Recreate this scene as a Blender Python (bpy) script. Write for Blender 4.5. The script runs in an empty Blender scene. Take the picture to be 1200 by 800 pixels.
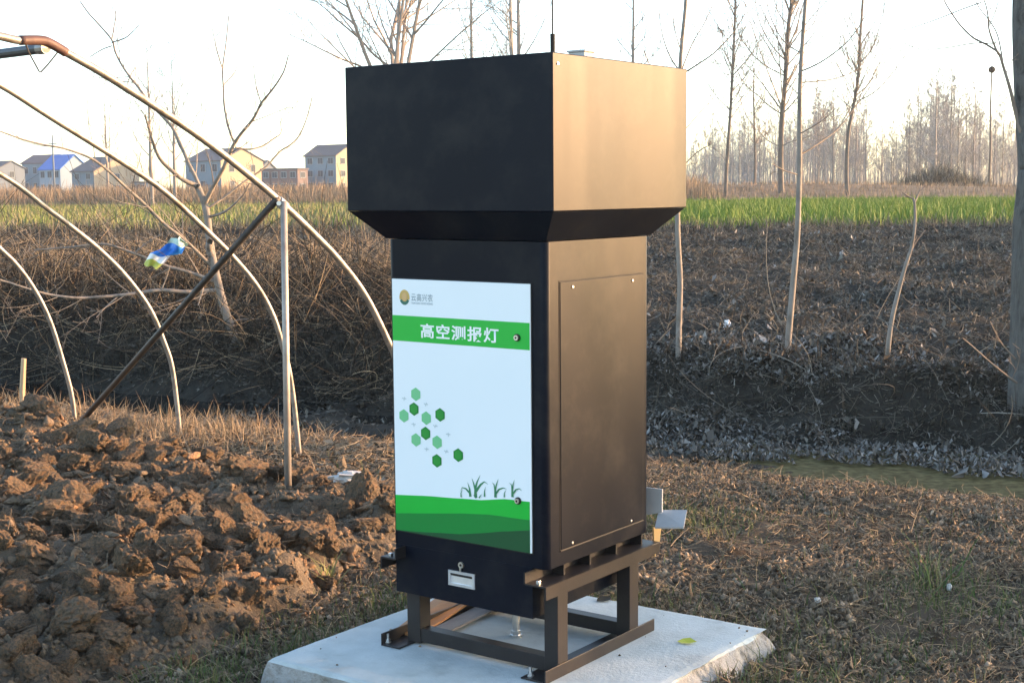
import bpy, bmesh, math, random
import numpy as np
from mathutils import Vector, Matrix, noise as mnoise

random.seed(7)
RNG = np.random.default_rng(11)
scn = bpy.context.scene
COL = scn.collection
R = math.radians

# ------------------------------------------------------------------ camera
HC = 1.63                      # eye height above the ground sheet (slab top is 0.12)
ZS = 0.12
FPX, YAW, PITCH, ROLL = 1669.19, 0.6287, -0.1068, -0.0082
CAMC = np.array([0.0, 0.0, HC])
_f = np.array([0, math.cos(PITCH), math.sin(PITCH)])
_r = np.array([1.0, 0, 0])
_u = np.cross(_r, _f)
_r2 = math.cos(ROLL) * _r + math.sin(ROLL) * _u
_u2 = -math.sin(ROLL) * _r + math.cos(ROLL) * _u
cam = bpy.data.cameras.new('camera')
cam.sensor_width = 36.0
cam.lens = FPX * 36.0 / 1200.0
cam.clip_start = 0.05
cam.clip_end = 6000
camo = bpy.data.objects.new('camera', cam)
COL.objects.link(camo)
camo.matrix_world = Matrix(((_r2[0], _u2[0], -_f[0], 0), (_r2[1], _u2[1], -_f[1], 0), (_r2[2], _u2[2], -_f[2], HC), (0, 0, 0, 1)))
scn.camera = camo

# ------------------------------------------------------------------ light
SUN_EL, SUN_AZ = R(8.5), R(76.0)          # azimuth clockwise from the view axis
SUN_DIR = Vector((math.sin(SUN_AZ) * math.cos(SUN_EL), math.cos(SUN_AZ) * math.cos(SUN_EL), math.sin(SUN_EL)))
w = bpy.data.worlds.new('World')
scn.world = w
w.use_nodes = True
nt = w.node_tree
bg = nt.nodes['Background']
sky = nt.nodes.new('ShaderNodeTexSky')
sky.sky_type = 'NISHITA'
sky.sun_disc = False
sky.sun_elevation = SUN_EL
sky.sun_rotation = SUN_AZ
sky.altitude = 0
sky.air_density = 0.72
sky.dust_density = 1.0
sky.ozone_density = 0.7
nt.links.new(sky.outputs[0], bg.inputs[0])
bg.inputs[1].default_value = 0.15
sl = bpy.data.lights.new('sun', 'SUN')
sl.energy = 2.5
sl.angle = R(0.5)
sl.color = (1.0, 0.57, 0.29)
so = bpy.data.objects.new('sun', sl)
COL.objects.link(so)
so.rotation_euler = (-SUN_DIR).to_track_quat('-Z', 'Y').to_euler()
scn.view_settings.view_transform = 'Standard'
scn.view_settings.look = 'None'
scn.view_settings.gamma = 1.0
scn.view_settings.exposure = 2.42
scn.cycles.max_bounces = 6
scn.cycles.diffuse_bounces = 3

# ------------------------------------------------------------------ helpers
def ray(u, v):
    return _f + (u - 600) / FPX * _r2 - (v - 400) / FPX * _u2
def on_z(u, v, z):
    d = ray(u, v); return CAMC + d * ((z - HC) / d[2])
def on_y(u, v, y):
    d = ray(u, v); return CAMC + d * (y / d[1])
def on_plane(u, v, p, n):
    d = ray(u, v); n = np.array(n, float)
    return CAMC + d * (((np.array(p) - CAMC) @ n) / (d @ n))
# cabinet frame
ORG = np.array([0.103, 4.285, ZS])
cy_, sy_ = math.cos(YAW), math.sin(YAW)
CX = np.array([cy_, -sy_, 0]); CY = np.array([sy_, cy_, 0])
def cab(u, v, axis, val):
    """photo point -> cabinet coordinates on the plane axis=val"""
    if axis == 2:
        p = on_plane(u, v, ORG + np.array([0, 0, val]), (0, 0, 1))
    else:
        n = CX if axis == 0 else CY
        p = on_plane(u, v, ORG + n * val, n)
    d = p - ORG
    return (float(d @ CX), float(d @ CY), float(d[2]))
def cabw(x, y, z=0.0):
    p = ORG + CX * x + CY * y; return (float(p[0]), float(p[1]), float(p[2] + z))

def tag(o, label=None, cat=None, group=None, kind=None):
    if label: o['label'] = label
    if cat: o['category'] = cat
    if group: o['group'] = group
    if kind: o['kind'] = kind
    return o
def empty(name, loc, rz=0.0, label=None, cat=None, group=None):
    o = bpy.data.objects.new(name, None)
    o.empty_display_size = 0.1
    o.location = loc
    o.rotation_euler = (0, 0, rz)
    COL.objects.link(o)
    return tag(o, label, cat, group)

class MB:
    def __init__(s): s.v = []; s.f = []; s.m = []
    def add(s, vs, fs, mi=0):
        b = len(s.v); s.v += [tuple(map(float, p)) for p in vs]
        for f in fs: s.f.append(tuple(i + b for i in f)); s.m.append(mi)
    def box(s, lo, hi, mi=0):
        x0, y0, z0 = lo; x1, y1, z1 = hi
        s.add([(x0, y0, z0), (x1, y0, z0), (x1, y1, z0), (x0, y1, z0), (x0, y0, z1), (x1, y0, z1), (x1, y1, z1), (x0, y1, z1)],
              [(0, 3, 2, 1), (4, 5, 6, 7), (0, 1, 5, 4), (1, 2, 6, 5), (2, 3, 7, 6), (3, 0, 4, 7)], mi)
    def prism_y(s, poly, y0, y1, mi=0):      # polygon of (x,z) seen from -y (counter-clockwise), pushed along y
        n = len(poly)
        s.add([(x, y0, z) for x, z in poly] + [(x, y1, z) for x, z in poly],
              [tuple(range(n)), tuple(range(2 * n - 1, n - 1, -1))] + [(i, i + n, (i + 1) % n + n, (i + 1) % n) for i in range(n)], mi)
    def tube(s, pts, rad, n=8, mi=0, cap=True):
        P = [Vector(p) for p in pts]
        if not hasattr(rad, '__len__'): rad = [rad] * len(P)
        ref = Vector((0, 0, 1)); b = len(s.v); last = None
        for i, p in enumerate(P):
            t = (P[min(i + 1, len(P) - 1)] - P[max(i - 1, 0)])
            t = t.normalized() if t.length > 1e-9 else Vector((0, 0, 1))
            if last is None:
                a = t.cross(ref if abs(t.z) < .95 else Vector((1, 0, 0))).normalized()
            else:
                a = (last - t * last.dot(t)); a = a.normalized() if a.length > 1e-6 else t.orthogonal().normalized()
            last = a; c = t.cross(a)
            for k in range(n):
                q = p + (a * math.cos(2 * math.pi * k / n) + c * math.sin(2 * math.pi * k / n)) * rad[i]
                s.v.append((q.x, q.y, q.z))
        for i in range(len(P) - 1):
            for k in range(n):
                s.f.append((b + i * n + k, b + i * n + (k + 1) % n, b + (i + 1) * n + (k + 1) % n, b + (i + 1) * n + k)); s.m.append(mi)
        if cap:
            s.f.append(tuple(b + k for k in range(n - 1, -1, -1))); s.m.append(mi)
            s.f.append(tuple(b + (len(P) - 1) * n + k for k in range(n))); s.m.append(mi)
    def cyl(s, p, axis, r, h, n=14, mi=0):
        p = Vector(p); a = Vector(axis).normalized()
        s.tube([p, p + a * h], r, n, mi)
    def mesh(s, name, mats, smooth=False):
        me = bpy.data.meshes.new(name)
        me.from_pydata(s.v, [], s.f)
        for m in (mats if isinstance(mats, (list, tuple)) else [mats]): me.materials.append(m)
        me.polygons.foreach_set('material_index', s.m)
        if smooth: me.polygons.foreach_set('use_smooth', [True] * len(me.polygons))
        me.update()
        return me
    def build(s, name, mats, parent=None, smooth=False, bevel=0, seg=2, loc=None, angle=40):
        me = s.mesh(name, mats, smooth)
        if bevel:
            bm = bmesh.new(); bm.from_mesh(me)
            bmesh.ops.recalc_face_normals(bm, faces=bm.faces)
            es = [e for e in bm.edges if len(e.link_faces) == 2 and e.calc_face_angle() > R(angle)]
            bmesh.ops.bevel(bm, geom=es, offset=bevel, segments=seg, affect='EDGES', profile=.5)
            bm.to_mesh(me); bm.free()
        return link(name, me, parent, loc)
def link(name, me, parent=None, loc=None):
    o = bpy.data.objects.new(name, me); COL.objects.link(o)
    if parent is not None: o.parent = parent
    if loc is not None: o.location = loc
    return o
def np_mesh(name, V, F, mats, attrs=None, smooth=False, midx=None):
    V = np.asarray(V, np.float32); F = np.asarray(F, np.int32)
    me = bpy.data.meshes.new(name)
    me.vertices.add(len(V)); me.vertices.foreach_set('co', V.ravel())
    k = F.shape[1]
    me.loops.add(F.size); me.loops.foreach_set('vertex_index', F.ravel())
    me.polygons.add(len(F))
    me.polygons.foreach_set('loop_start', np.arange(0, F.size, k, dtype=np.int32))
    me.polygons.foreach_set('loop_total', np.full(len(F), k, np.int32))
    for m in (mats if isinstance(mats, (list, tuple)) else [mats]): me.materials.append(m)
    if midx is not None: me.polygons.foreach_set('material_index', np.asarray(midx, np.int32))
    if smooth: me.polygons.foreach_set('use_smooth', np.ones(len(F), bool))
    me.update(calc_edges=True)
    for nm, a in (attrs or {}).items():
        at = me.attributes.new(nm, 'FLOAT', 'POINT'); at.data.foreach_set('value', np.asarray(a, np.float32))
    return me

# value noise on numpy arrays
_PERM = np.random.default_rng(3).random((256, 256))
def vnoise(x, y, s=1.0, o=0):
    x = np.asarray(x, float) * s + 17.3 * o; y = np.asarray(y, float) * s + 31.7 * o
    xi = np.floor(x).astype(int); yi = np.floor(y).astype(int)
    fx = x - xi; fy = y - yi
    fx = fx * fx * (3 - 2 * fx); fy = fy * fy * (3 - 2 * fy)
    g = lambda a, b: _PERM[a % 256, b % 256]
    return ((g(xi, yi) * (1 - fx) + g(xi + 1, yi) * fx) * (1 - fy) + (g(xi, yi + 1) * (1 - fx) + g(xi + 1, yi + 1) * fx) * fy) * 2 - 1
def fbm(x, y, s, oct=4, o=0):
    t = 0; a = 1
    for k in range(oct): t = t + a * vnoise(x, y, s * 2 ** k, o + k); a *= .5
    return t
def sstep(a, b, x):
    t = np.clip((x - a) / (b - a), 0, 1); return t * t * (3 - 2 * t)

# ------------------------------------------------------------------ materials
def newmat(name):
    m = bpy.data.materials.new(name); m.use_nodes = True
    return m, m.node_tree.nodes, m.node_tree.links, m.node_tree.nodes['Principled BSDF']
def mat(name, cols, scale=5, rough=.7, metal=0.0, bump=0.0, bscale=None, detail=6, stretch=None, spec=.5, rvar=0.0, bdist=.02, coat=0.0, attr=None, trans=0.0):
    """procedural material: colours mixed by noise (or by a per-piece random attribute), roughness variation, bump"""
    m, N, L, P = newmat(name)
    tc = N.new('ShaderNodeTexCoord'); mp = N.new('ShaderNodeMapping')
    L.new(tc.outputs['Object'], mp.inputs[0])
    if stretch: mp.inputs['Scale'].default_value = stretch
    nz = N.new('ShaderNodeTexNoise'); nz.inputs['Scale'].default_value = scale; nz.inputs['Detail'].default_value = detail
    nz.inputs['Roughness'].default_value = .62
    L.new(mp.outputs[0], nz.inputs['Vector'])
    rp = N.new('ShaderNodeValToRGB')
    cols = [c if len(c) == 2 else (None, c) for c in cols]
    el = rp.color_ramp.elements
    n = len(cols)
    lo, hi = (0.0, 1.0) if attr else (.3, .7)
    for i, (p, c) in enumerate(cols):
        if p is None: p = lo + (hi - lo) * i / max(n - 1, 1)
        if i < 2: e = el[i]; e.position = p
        else: e = el.new(p)
        e.color = (*c, 1)
    if n == 1: el[1].color = (*cols[0][1], 1)
    if attr:
        at = N.new('ShaderNodeAttribute'); at.attribute_name = attr; L.new(at.outputs['Fac'], rp.inputs[0])
    else:
        L.new(nz.outputs['Fac'], rp.inputs[0])
    L.new(rp.outputs[0], P.inputs['Base Color'])
    P.inputs['Roughness'].default_value = rough
    P.inputs['Metallic'].default_value = metal
    P.inputs['Specular IOR Level'].default_value = spec
    P.inputs['Coat Weight'].default_value = coat
    if rvar:
        mr = N.new('ShaderNodeMapRange'); mr.inputs['To Min'].default_value = rough - rvar; mr.inputs['To Max'].default_value = rough + rvar
        L.new(nz.outputs['Fac'], mr.inputs['Value']); L.new(mr.outputs[0], P.inputs['Roughness'])
    if bump:
        bz = N.new('ShaderNodeTexNoise'); bz.inputs['Scale'].default_value = bscale or scale * 4; bz.inputs['Detail'].default_value = 8
        bz.inputs['Roughness'].default_value = .65
        L.new(mp.outputs[0], bz.inputs['Vector'])
        b = N.new('ShaderNodeBump'); b.inputs['Strength'].default_value = bump; b.inputs['Distance'].default_value = bdist
        L.new(bz.outputs['Fac'], b.inputs['Height']); L.new(b.outputs[0], P.inputs['Normal'])
    if trans:
        P.inputs['Transmission Weight'].default_value = trans
    return m

M = {}
# sheet steel of the cabinet: dark satin powder coat, slightly wavy panels, faint vertical streaks
def metal_sheet(name, base, rough, spec, wav):
    m, N, L, P = newmat(name)
    tc = N.new('ShaderNodeTexCoord')
    mp = N.new('ShaderNodeMapping'); mp.inputs['Scale'].default_value = (7, 7, .35); L.new(tc.outputs['Object'], mp.inputs[0])
    nz = N.new('ShaderNodeTexNoise'); nz.inputs['Scale'].default_value = 1.6; nz.inputs['Detail'].default_value = 3; L.new(mp.outputs[0], nz.inputs['Vector'])
    mr = N.new('ShaderNodeMapRange'); mr.inputs['From Min'].default_value = .3; mr.inputs['From Max'].default_value = .7
    mr.inputs['To Min'].default_value = rough - .015; mr.inputs['To Max'].default_value = rough + .02
    L.new(nz.outputs['Fac'], mr.inputs['Value']); L.new(mr.outputs[0], P.inputs['Roughness'])
    dn = N.new('ShaderNodeTexNoise'); dn.inputs['Scale'].default_value = 4.5; dn.inputs['Detail'].default_value = 10; dn.inputs['Roughness'].default_value = .7; L.new(tc.outputs['Object'], dn.inputs['Vector'])
    dr_ = N.new('ShaderNodeValToRGB'); e0, e1 = dr_.color_ramp.elements; e0.position = .48; e0.color = (*base, 1); e1.position = .78; e1.color = (base[0] + .018, base[1] + .016, base[2] + .012, 1)
    L.new(dn.outputs['Fac'], dr_.inputs[0]); L.new(dr_.outputs[0], P.inputs['Base Color']); P.inputs['Specular IOR Level'].default_value = spec
    n2 = N.new('ShaderNodeTexNoise'); n2.inputs['Scale'].default_value = 900; n2.inputs['Detail'].default_value = 2; L.new(tc.outputs['Object'], n2.inputs['Vector'])
    mp2 = N.new('ShaderNodeMapping'); mp2.inputs['Scale'].default_value = (2.4, 2.4, .7); L.new(tc.outputs['Object'], mp2.inputs[0])
    n3 = N.new('ShaderNodeTexNoise'); n3.inputs['Scale'].default_value = 1.0; n3.inputs['Detail'].default_value = 0; L.new(mp2.outputs[0], n3.inputs['Vector'])
    b1 = N.new('ShaderNodeBump'); b1.inputs['Strength'].default_value = .12; b1.inputs['Distance'].default_value = .0006; L.new(n2.outputs['Fac'], b1.inputs['Height'])
    b2 = N.new('ShaderNodeBump'); b2.inputs['Strength'].default_value = 1; b2.inputs['Distance'].default_value = wav; L.new(n3.outputs['Fac'], b2.inputs['Height'])
    L.new(b1.outputs[0], b2.inputs['Normal']); L.new(b2.outputs[0], P.inputs['Normal'])
    return m
M['sheet'] = metal_sheet('dark_powder_coat', (.0055, .0075, .0135), .40, .085, .025)
M['frame'] = metal_sheet('dark_frame_steel', (.022, .019, .019), .42, .25, .0)
M['black'] = mat('black_gap', [(.006, .006, .006)], rough=.8)
M['steel'] = mat('bare_steel', [(.55, .55, .54), (.7, .7, .69)], 40, .35, 1.0)
M['handle'] = mat('handle_chrome', [(.62, .64, .66), (.75, .76, .78)], 30, .3, .6)
M['poster'] = mat('poster_white', [(.80, .85, .87), (.83, .87, .89)], 3, .35, spec=.3)
M['g_band'] = mat('poster_green', [(.0, .42, .035), (.005, .45, .04)], 3, .4, spec=.4)
M['g_mid'] = mat('poster_mid_green', [(.0, .20, .03), (.0, .215, .033)], 3, .4, spec=.4)
M['g_dark'] = mat('poster_dark_green', [(.003, .07, .022), (.004, .075, .024)], 3, .4, spec=.4)
M['g_pale'] = mat('poster_pale_green', [(.16, .52, .24), (.18, .55, .26)], 3, .4, spec=.4)
M['g_hex'] = mat('poster_hex_green', [(.01, .26, .03), (.02, .3, .04)], 3, .4, spec=.4)
M['p_grey'] = mat('poster_grey', [(.5, .58, .6), (.55, .62, .64)], 3, .4)
M['p_ink'] = mat('poster_grey_ink', [(.16, .25, .3), (.2, .28, .33)], 3, .4)
M['p_white'] = mat('letter_white', [(.82, .86, .84), (.85, .88, .86)], 3, .4)
M['p_gold'] = mat('logo_gold', [(.55, .33, .08), (.6, .4, .12)], 3, .4)
M['p_teal'] = mat('logo_teal', [(.01, .12, .09), (.02, .14, .1)], 3, .4)
M['corn'] = mat('poster_corn', [(.02, .16, .08), (.05, .25, .1)], 60, .4)
M['concrete'] = mat('slab_concrete', [(.31, .33, .32), (.44, .475, .46), (.51, .545, .53), (.40, .43, .415)], 4, .9, bump=.5, bscale=60, bdist=.006, detail=12)
M['rubble'] = mat('slab_rough_edge', [(.20, .18, .15), (.42, .40, .37), (.30, .27, .23)], 14, .95, bump=.9, bscale=40, bdist=.02)
M['clod'] = mat('clod_soil', [(.27, (.075, .058, .040)), (.42, (.19, .145, .098)), (.52, (.28, .205, .135)), (.60, (.38, .22, .12)), (.72, (.25, .18, .12))], 6, .95, bump=1.0, bscale=60, bdist=.03, spec=.15)  # the orange stop paints sunlit spots into the soil colour
M['soil'] = mat('tilled_earth', [(.06, .046, .032), (.13, .10, .068), (.21, .155, .104)], 6, .95, bump=.8, bscale=38, bdist=.03, spec=.2)
M['pipe'] = mat('galvanised_pipe', [(.19, .175, .155), (.33, .31, .28), (.15, .12, .095)], 9, .5, .65, bump=.1, bscale=60, bdist=.003, rvar=.12)
M['post'] = mat('weathered_post', [(.26, .22, .19), (.40, .36, .32)], 12, .55, .4, bump=.2, bscale=50, bdist=.003)
M['brace'] = mat('dark_rusty_pipe', [(.03, .027, .025), (.075, .06, .05)], 12, .55, .3, bump=.2, bscale=60, bdist=.003)
M['sleeve'] = mat('rust_red_sleeve', [(.075, .038, .032), (.12, .06, .05)], 25, .6, .1, bump=.2, bscale=80, bdist=.003)
M['dkpipe'] = mat('dark_plastic_pipe', [(.03, .035, .04), (.05, .055, .06)], 15, .45)
M['wood'] = mat('stake_wood', [(.40, .27, .15), (.55, .40, .25)], 10, .8, stretch=(1, 1, .12), bump=.3, bscale=60, bdist=.004)
M['board'] = mat('orange_board', [(.40, .17, .06), (.52, .25, .1)], 12, .65, bump=.2, stretch=(4, .6, 4), bdist=.003)
M['greyboard'] = mat('grey_board', [(.20, .17, .15), (.28, .24, .21)], 12, .8, bump=.2, stretch=(4, .6, 4), bdist=.003)
M['card'] = mat('grey_card', [(.44, .42, .40), (.52, .50, .48)], 12, .85, bump=.1, bdist=.002)
M['cardedge'] = mat('orange_card', [(.60, .36, .14), (.7, .45, .2)], 12, .8)  # sunlit orange put into the torn strip's colour; also used for the emblem
M['bark'] = mat('sapling_bark', [(.13, .11, .09), (.25, .215, .18), (.18, .155, .13)], 14, .85, stretch=(1, 1, .35), bump=.5, bscale=50, bdist=.01)
M['greybark'] = mat('grey_trunk_bark', [(.035, .034, .03), (.125, .12, .108), (.07, .067, .06)], 16, .9, stretch=(1, 1, .22), bump=1.0, bscale=40, bdist=.03)
M['farbark'] = mat('far_tree_bark', [(.11, .09, .075), (.19, .16, .135)], 3, .9)
M['farwood'] = mat('far_wood_twigs', [(.24, .222, .21), (.34, .318, .30)], 1, .9)  # twig colour lightened to stand in for haze over the far trees
M['midtwig'] = mat('edge_tree_twigs', [(.22, .19, .165), (.32, .28, .25)], 1, .9)
M['twig'] = mat('bare_twigs', [(.17, .13, .10), (.27, .22, .18)], 2, .9)
M['white'] = mat('white_plastic', [(.75, .78, .8), (.82, .84, .86)], 20, .4, bump=.3, bscale=40, bdist=.01)
M['blue'] = mat('blue_plastic', [(.015, .16, .62), (.03, .24, .75)], 15, .4, bump=.3, bscale=40, bdist=.01)
M['lime'] = mat('yellow_green_plastic', [(.42, .45, .06), (.5, .5, .1)], 15, .5, bump=.3, bscale=40, bdist=.01)
M['mint'] = mat('pale_green_plastic', [(.38, .55, .45), (.5, .62, .52)], 15, .4, bump=.3, bscale=40, bdist=.01)
M['leafy'] = mat('yellow_leaf', [(.62, .58, .06), (.55, .52, .07)], 30, .6)
M['stone'] = mat('pale_stone', [(.42, .40, .36), (.55, .53, .49)], 20, .8)
# ground-level litter, coloured per piece
M['litter'] = mat('dead_leaf_litter', [(.06, .044, .029), (.155, .115, .075), (.29, .215, .14), (.10, .074, .048), (.40, .31, .21)], rough=.85, attr='rnd', spec=.25)
M['paleleaf'] = mat('pale_poplar_leaves', [(.05, .042, .033), (.12, .103, .084), (.21, .19, .16), (.075, .063, .048), (.38, .355, .32)], rough=.75, attr='rnd', spec=.3)
M['straw'] = mat('dry_straw', [(.24, .17, .10), (.36, .27, .16), (.30, .2, .12), (.45, .35, .22)], rough=.8, attr='rnd', spec=.25)
M['grass'] = mat('short_green_grass', [(.05, .085, .02), (.085, .125, .03), (.13, .14, .05), (.22, .19, .10)], rough=.7, attr='rnd', spec=.3)
M['fieldgrass'] = mat('field_grass_blades', [(.085, .15, .014), (.125, .205, .022), (.15, .21, .034), (.24, .205, .10)], rough=.7, attr='rnd', spec=.3)
M['brush'] = mat('bank_dead_stalks', [(.040, .037, .029), (.078, .071, .056), (.135, .122, .098), (.26, .235, .19)], rough=.9, attr='rnd', spec=.2)
M['darkbrush'] = mat('dark_bank_brush', [(.016, .014, .010), (.032, .027, .020), (.055, .047, .035), (.12, .10, .075)], rough=.9, attr='rnd', spec=.15)
M['reed'] = mat('dry_reeds', [(.24, .175, .115), (.34, .25, .165), (.20, .145, .095), (.42, .32, .22)], rough=.85, attr='rnd', spec=.2)

# the ground sheet: three soils, each its own material
M['earth'] = mat('near_earth', [(.045, .033, .022), (.10, .075, .05), (.07, .052, .035)], 5, .95, bump=.8, bscale=45, bdist=.02, spec=.2)
M['bank'] = mat('bank_earth', [(.020, .0185, .0145), (.055, .050, .040), (.037, .034, .027)], 3, .95, bump=.9, bscale=22, bdist=.05, spec=.15)
M['field'] = mat('field_ground', [(.05, .06, .018), (.075, .085, .025), (.09, .085, .035)], .8, .95, bump=.6, bscale=8, bdist=.1, spec=.15)
M['tan'] = mat('dyke_earth', [(.16, .12, .08), (.24, .18, .12), (.12, .095, .065)], .5, .95, bump=.6, bscale=4, bdist=.2, spec=.15)

# ------------------------------------------------------------------ terrain
PQ = np.array([(-60, 0), (8.3, 0), (8.9, -.05), (9.9, -.30), (11.1, -.30), (11.45, -.17), (12.2, .22), (12.9, .33), (14, .42), (18, .70), (22.3, .98), (23.2, 1.0),
               (61, 1.0), (64, 1.22), (67, 1.42), (71, 1.42), (76, 1.05), (90, 1.0), (9000, 1.0)], float)
def qof(x, y):
    k = np.interp(y, [13, 21], [.55, .12])
    return y + k * np.clip(x, -7, 7)
def ground_z(x, y):
    x = np.asarray(x, float); y = np.asarray(y, float)
    q = qof(x, y)
    z = np.interp(q + .25 * fbm(x, y, .9, 3, 4) * sstep(8, 9, q), PQ[:, 0], PQ[:, 1])
    z = z + .085 * np.exp(-((q - 10.4) / .9) ** 2) * sstep(-2.9, -2.2, x) * (1 - sstep(1.7, 2.4, x))      # litter fills the ditch in the middle
    near = 1 - sstep(20, 30, y)
    rough = .012 + .05 * sstep(8.6, 11.5, q)
    z = z + near * rough * fbm(x, y, 2.2, 4, 1) + .03 * sstep(61, 64, q) * fbm(x, y, .4, 3, 8)
    # a low ridge of dumped earth at the far right end of the field
    z = z + .32 * np.exp(-(((x - 13.5) / 9) ** 2 + ((q - 69) / 3) ** 2))
    z = z + .02 * fbm(x, y, .6, 2, 2) * near + .030 * near * np.abs(fbm(x, y, 5.5, 4, 21)) * (1 - sstep(8, 9, q))
    return z
ys = np.concatenate([np.linspace(-6, 3.4, 20, endpoint=False), np.arange(3.4, 14, .05), np.arange(14, 26, .12), np.geomspace(26, 90, 110), np.geomspace(96, 3000, 40)])
tt = np.linspace(-1, 1, 261); tt = np.sign(tt) * np.abs(tt) ** 1.35
XX = tt[None, :] * (6 + np.maximum(ys, 0) * .85)[:, None]
YY = np.repeat(ys[:, None], len(tt), 1)
ZZ = ground_z(XX, YY)
V = np.stack([XX, YY, ZZ], -1).reshape(-1, 3)
ny, nx = XX.shape
ii = np.arange((ny - 1) * nx).reshape(ny - 1, nx)[:, :-1].ravel()
F = np.stack([ii, ii + 1, ii + nx + 1, ii + nx], 1)
fc = V[F].mean(1)
fq = qof(fc[:, 0], fc[:, 1]) + .35 * fbm(fc[:, 0], fc[:, 1], 1.3, 3, 6)
mi = np.where(fq < 8.9, 0, np.where(fq < 22.4, 1, np.where(fq < 61.5, 2, np.where(fq < 80, 3, 2))))
tag(link('ground', np_mesh('ground', V, F, [M['earth'], M['bank'], M['field'], M['tan']], smooth=True, midx=mi)), 'brown earth ground with a ditch, a dark bank and a field beyond', kind='structure')

# ditch water: dark and still on the left, covered with green scum on the right
def water_mat():
    m, N, L, P = newmat('ditch_water')
    tc = N.new('ShaderNodeTexCoord'); sp = N.new('ShaderNodeSeparateXYZ'); L.new(tc.outputs['Object'], sp.inputs[0])
    nz = N.new('ShaderNodeTexNoise'); nz.inputs['Scale'].default_value = 3.5; nz.inputs['Detail'].default_value = 8; L.new(tc.outputs['Object'], nz.inputs['Vector'])
    mr = N.new('ShaderNodeMapRange'); mr.inputs['From Min'].default_value = -.2; mr.inputs['From Max'].default_value = 1.0; L.new(sp.outputs['X'], mr.inputs['Value'])
    ad = N.new('ShaderNodeMath'); ad.operation = 'ADD'; L.new(mr.outputs[0], ad.inputs[0])
    s2 = N.new('ShaderNodeMath'); s2.operation = 'MULTIPLY_ADD'; s2.inputs[1].default_value = 1.2; s2.inputs[2].default_value = -.62; L.new(nz.outputs['Fac'], s2.inputs[0]); L.new(s2.outputs[0], ad.inputs[1])
    st = N.new('ShaderNodeMapRange'); st.inputs['From Min'].default_value = .35; st.inputs['From Max'].default_value = .6; L.new(ad.outputs[0], st.inputs['Value'])
    n2 = N.new('ShaderNodeTexNoise'); n2.inputs['Scale'].default_value = 18; n2.inputs['Detail'].default_value = 8; L.new(tc.outputs['Object'], n2.inputs['Vector'])
    rp = N.new('ShaderNodeValToRGB'); rp.color_ramp.elements[0].color = (.055, .044, .016, 1); rp.color_ramp.elements[1].color = (.15, .125, .055, 1)
    rp.color_ramp.elements[0].position = .3; rp.color_ramp.elements[1].position = .7
    L.new(n2.outputs['Fac'], rp.inputs[0])
    mx = N.new('ShaderNodeMix'); mx.data_type = 'RGBA'; mx.inputs[6].default_value = (.012, .013, .012, 1); L.new(st.outputs[0], mx.inputs[0]); L.new(rp.outputs[0], mx.inputs[7])
    L.new(mx.outputs[2], P.inputs['Base Color'])
    m2 = N.new('ShaderNodeMapRange'); m2.inputs['To Min'].default_value = .12; m2.inputs['To Max'].default_value = .7; L.new(st.outputs[0], m2.inputs['Value']); L.new(m2.outputs[0], P.inputs['Roughness'])
    m3 = N.new('ShaderNodeMapRange'); m3.inputs['To Min'].default_value = .5; m3.inputs['To Max'].default_value = .05; L.new(st.outputs[0], m3.inputs['Value']); L.new(m3.outputs[0], P.inputs['Specular IOR Level'])
    b = N.new('ShaderNodeBump'); b.inputs['Strength'].default_value = .15; b.inputs['Distance'].default_value = .01; L.new(n2.outputs['Fac'], b.inputs['Height']); L.new(b.outputs[0], P.inputs['Normal'])
    return m
WZ = -.235
wx = np.linspace(-7, 7, 29)
WV = []; 
for x in wx:
    y0 = np.clip(9.0 - .55 * x, 4, 13); y1 = np.clip(11.9 - .55 * x, 5, 16.5)
    WV += [(x, y0, WZ), (x, y1, WZ)]
WF = [(2 * i, 2 * i + 2, 2 * i + 3, 2 * i + 1) for i in range(len(wx) - 1)]
tag(link('ditch_water', np_mesh('ditch_water', WV, WF, water_mat())), 'shallow ditch water, dark at left and green with scum at right', kind='structure')

# ------------------------------------------------------------------ scatter helpers
def keep_view(P, margin=60, behind=False):
    d = P - CAMC
    z = d @ _f; u = 600 + FPX * (d @ _r2) / z; v = 400 - FPX * (d @ _u2) / z
    return (z > .5) & (u > -margin) & (u < 1200 + margin) & (v > -margin) & (v < 800 + margin * 3)
def leaves(P, size, rng, flat=.5, lift=.01, asp=.55):
    """curled dead leaves: four corners folded along the midrib, two triangles each"""
    n = len(P)
    a = rng.uniform(0, 2 * np.pi, n); s = size * rng.lognormal(0, .35, n)
    ti = rng.normal(0, flat, n); ro = rng.normal(0, flat, n); fold = rng.uniform(.1, .9, n) * rng.choice([-1, 1], n)
    L = np.stack([np.cos(a) * np.cos(ti), np.sin(a) * np.cos(ti), np.sin(ti)], 1)
    S = np.stack([-np.sin(a) * np.cos(ro), np.cos(a) * np.cos(ro), np.sin(ro)], 1)
    Nn = np.cross(L, S)
    c = P + np.array([0, 0, 1]) * (lift + np.abs(np.sin(ti)) * s * .4)[:, None]
    w = (s * asp * rng.uniform(.6, 1.1, n))[:, None]; l = s[:, None]; up = (s * fold * .35)[:, None]
    V = np.stack([c - L * l * .5, c + S * w * .5 + Nn * up, c + L * l * .5, c - S * w * .5 + Nn * up], 1).reshape(-1, 3)
    i = np.arange(n) * 4
    F = np.concatenate([np.stack([i, i + 1, i + 2], 1), np.stack([i, i + 2, i + 3], 1)])
    return V, F, np.repeat(rng.random(n), 4)
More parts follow.
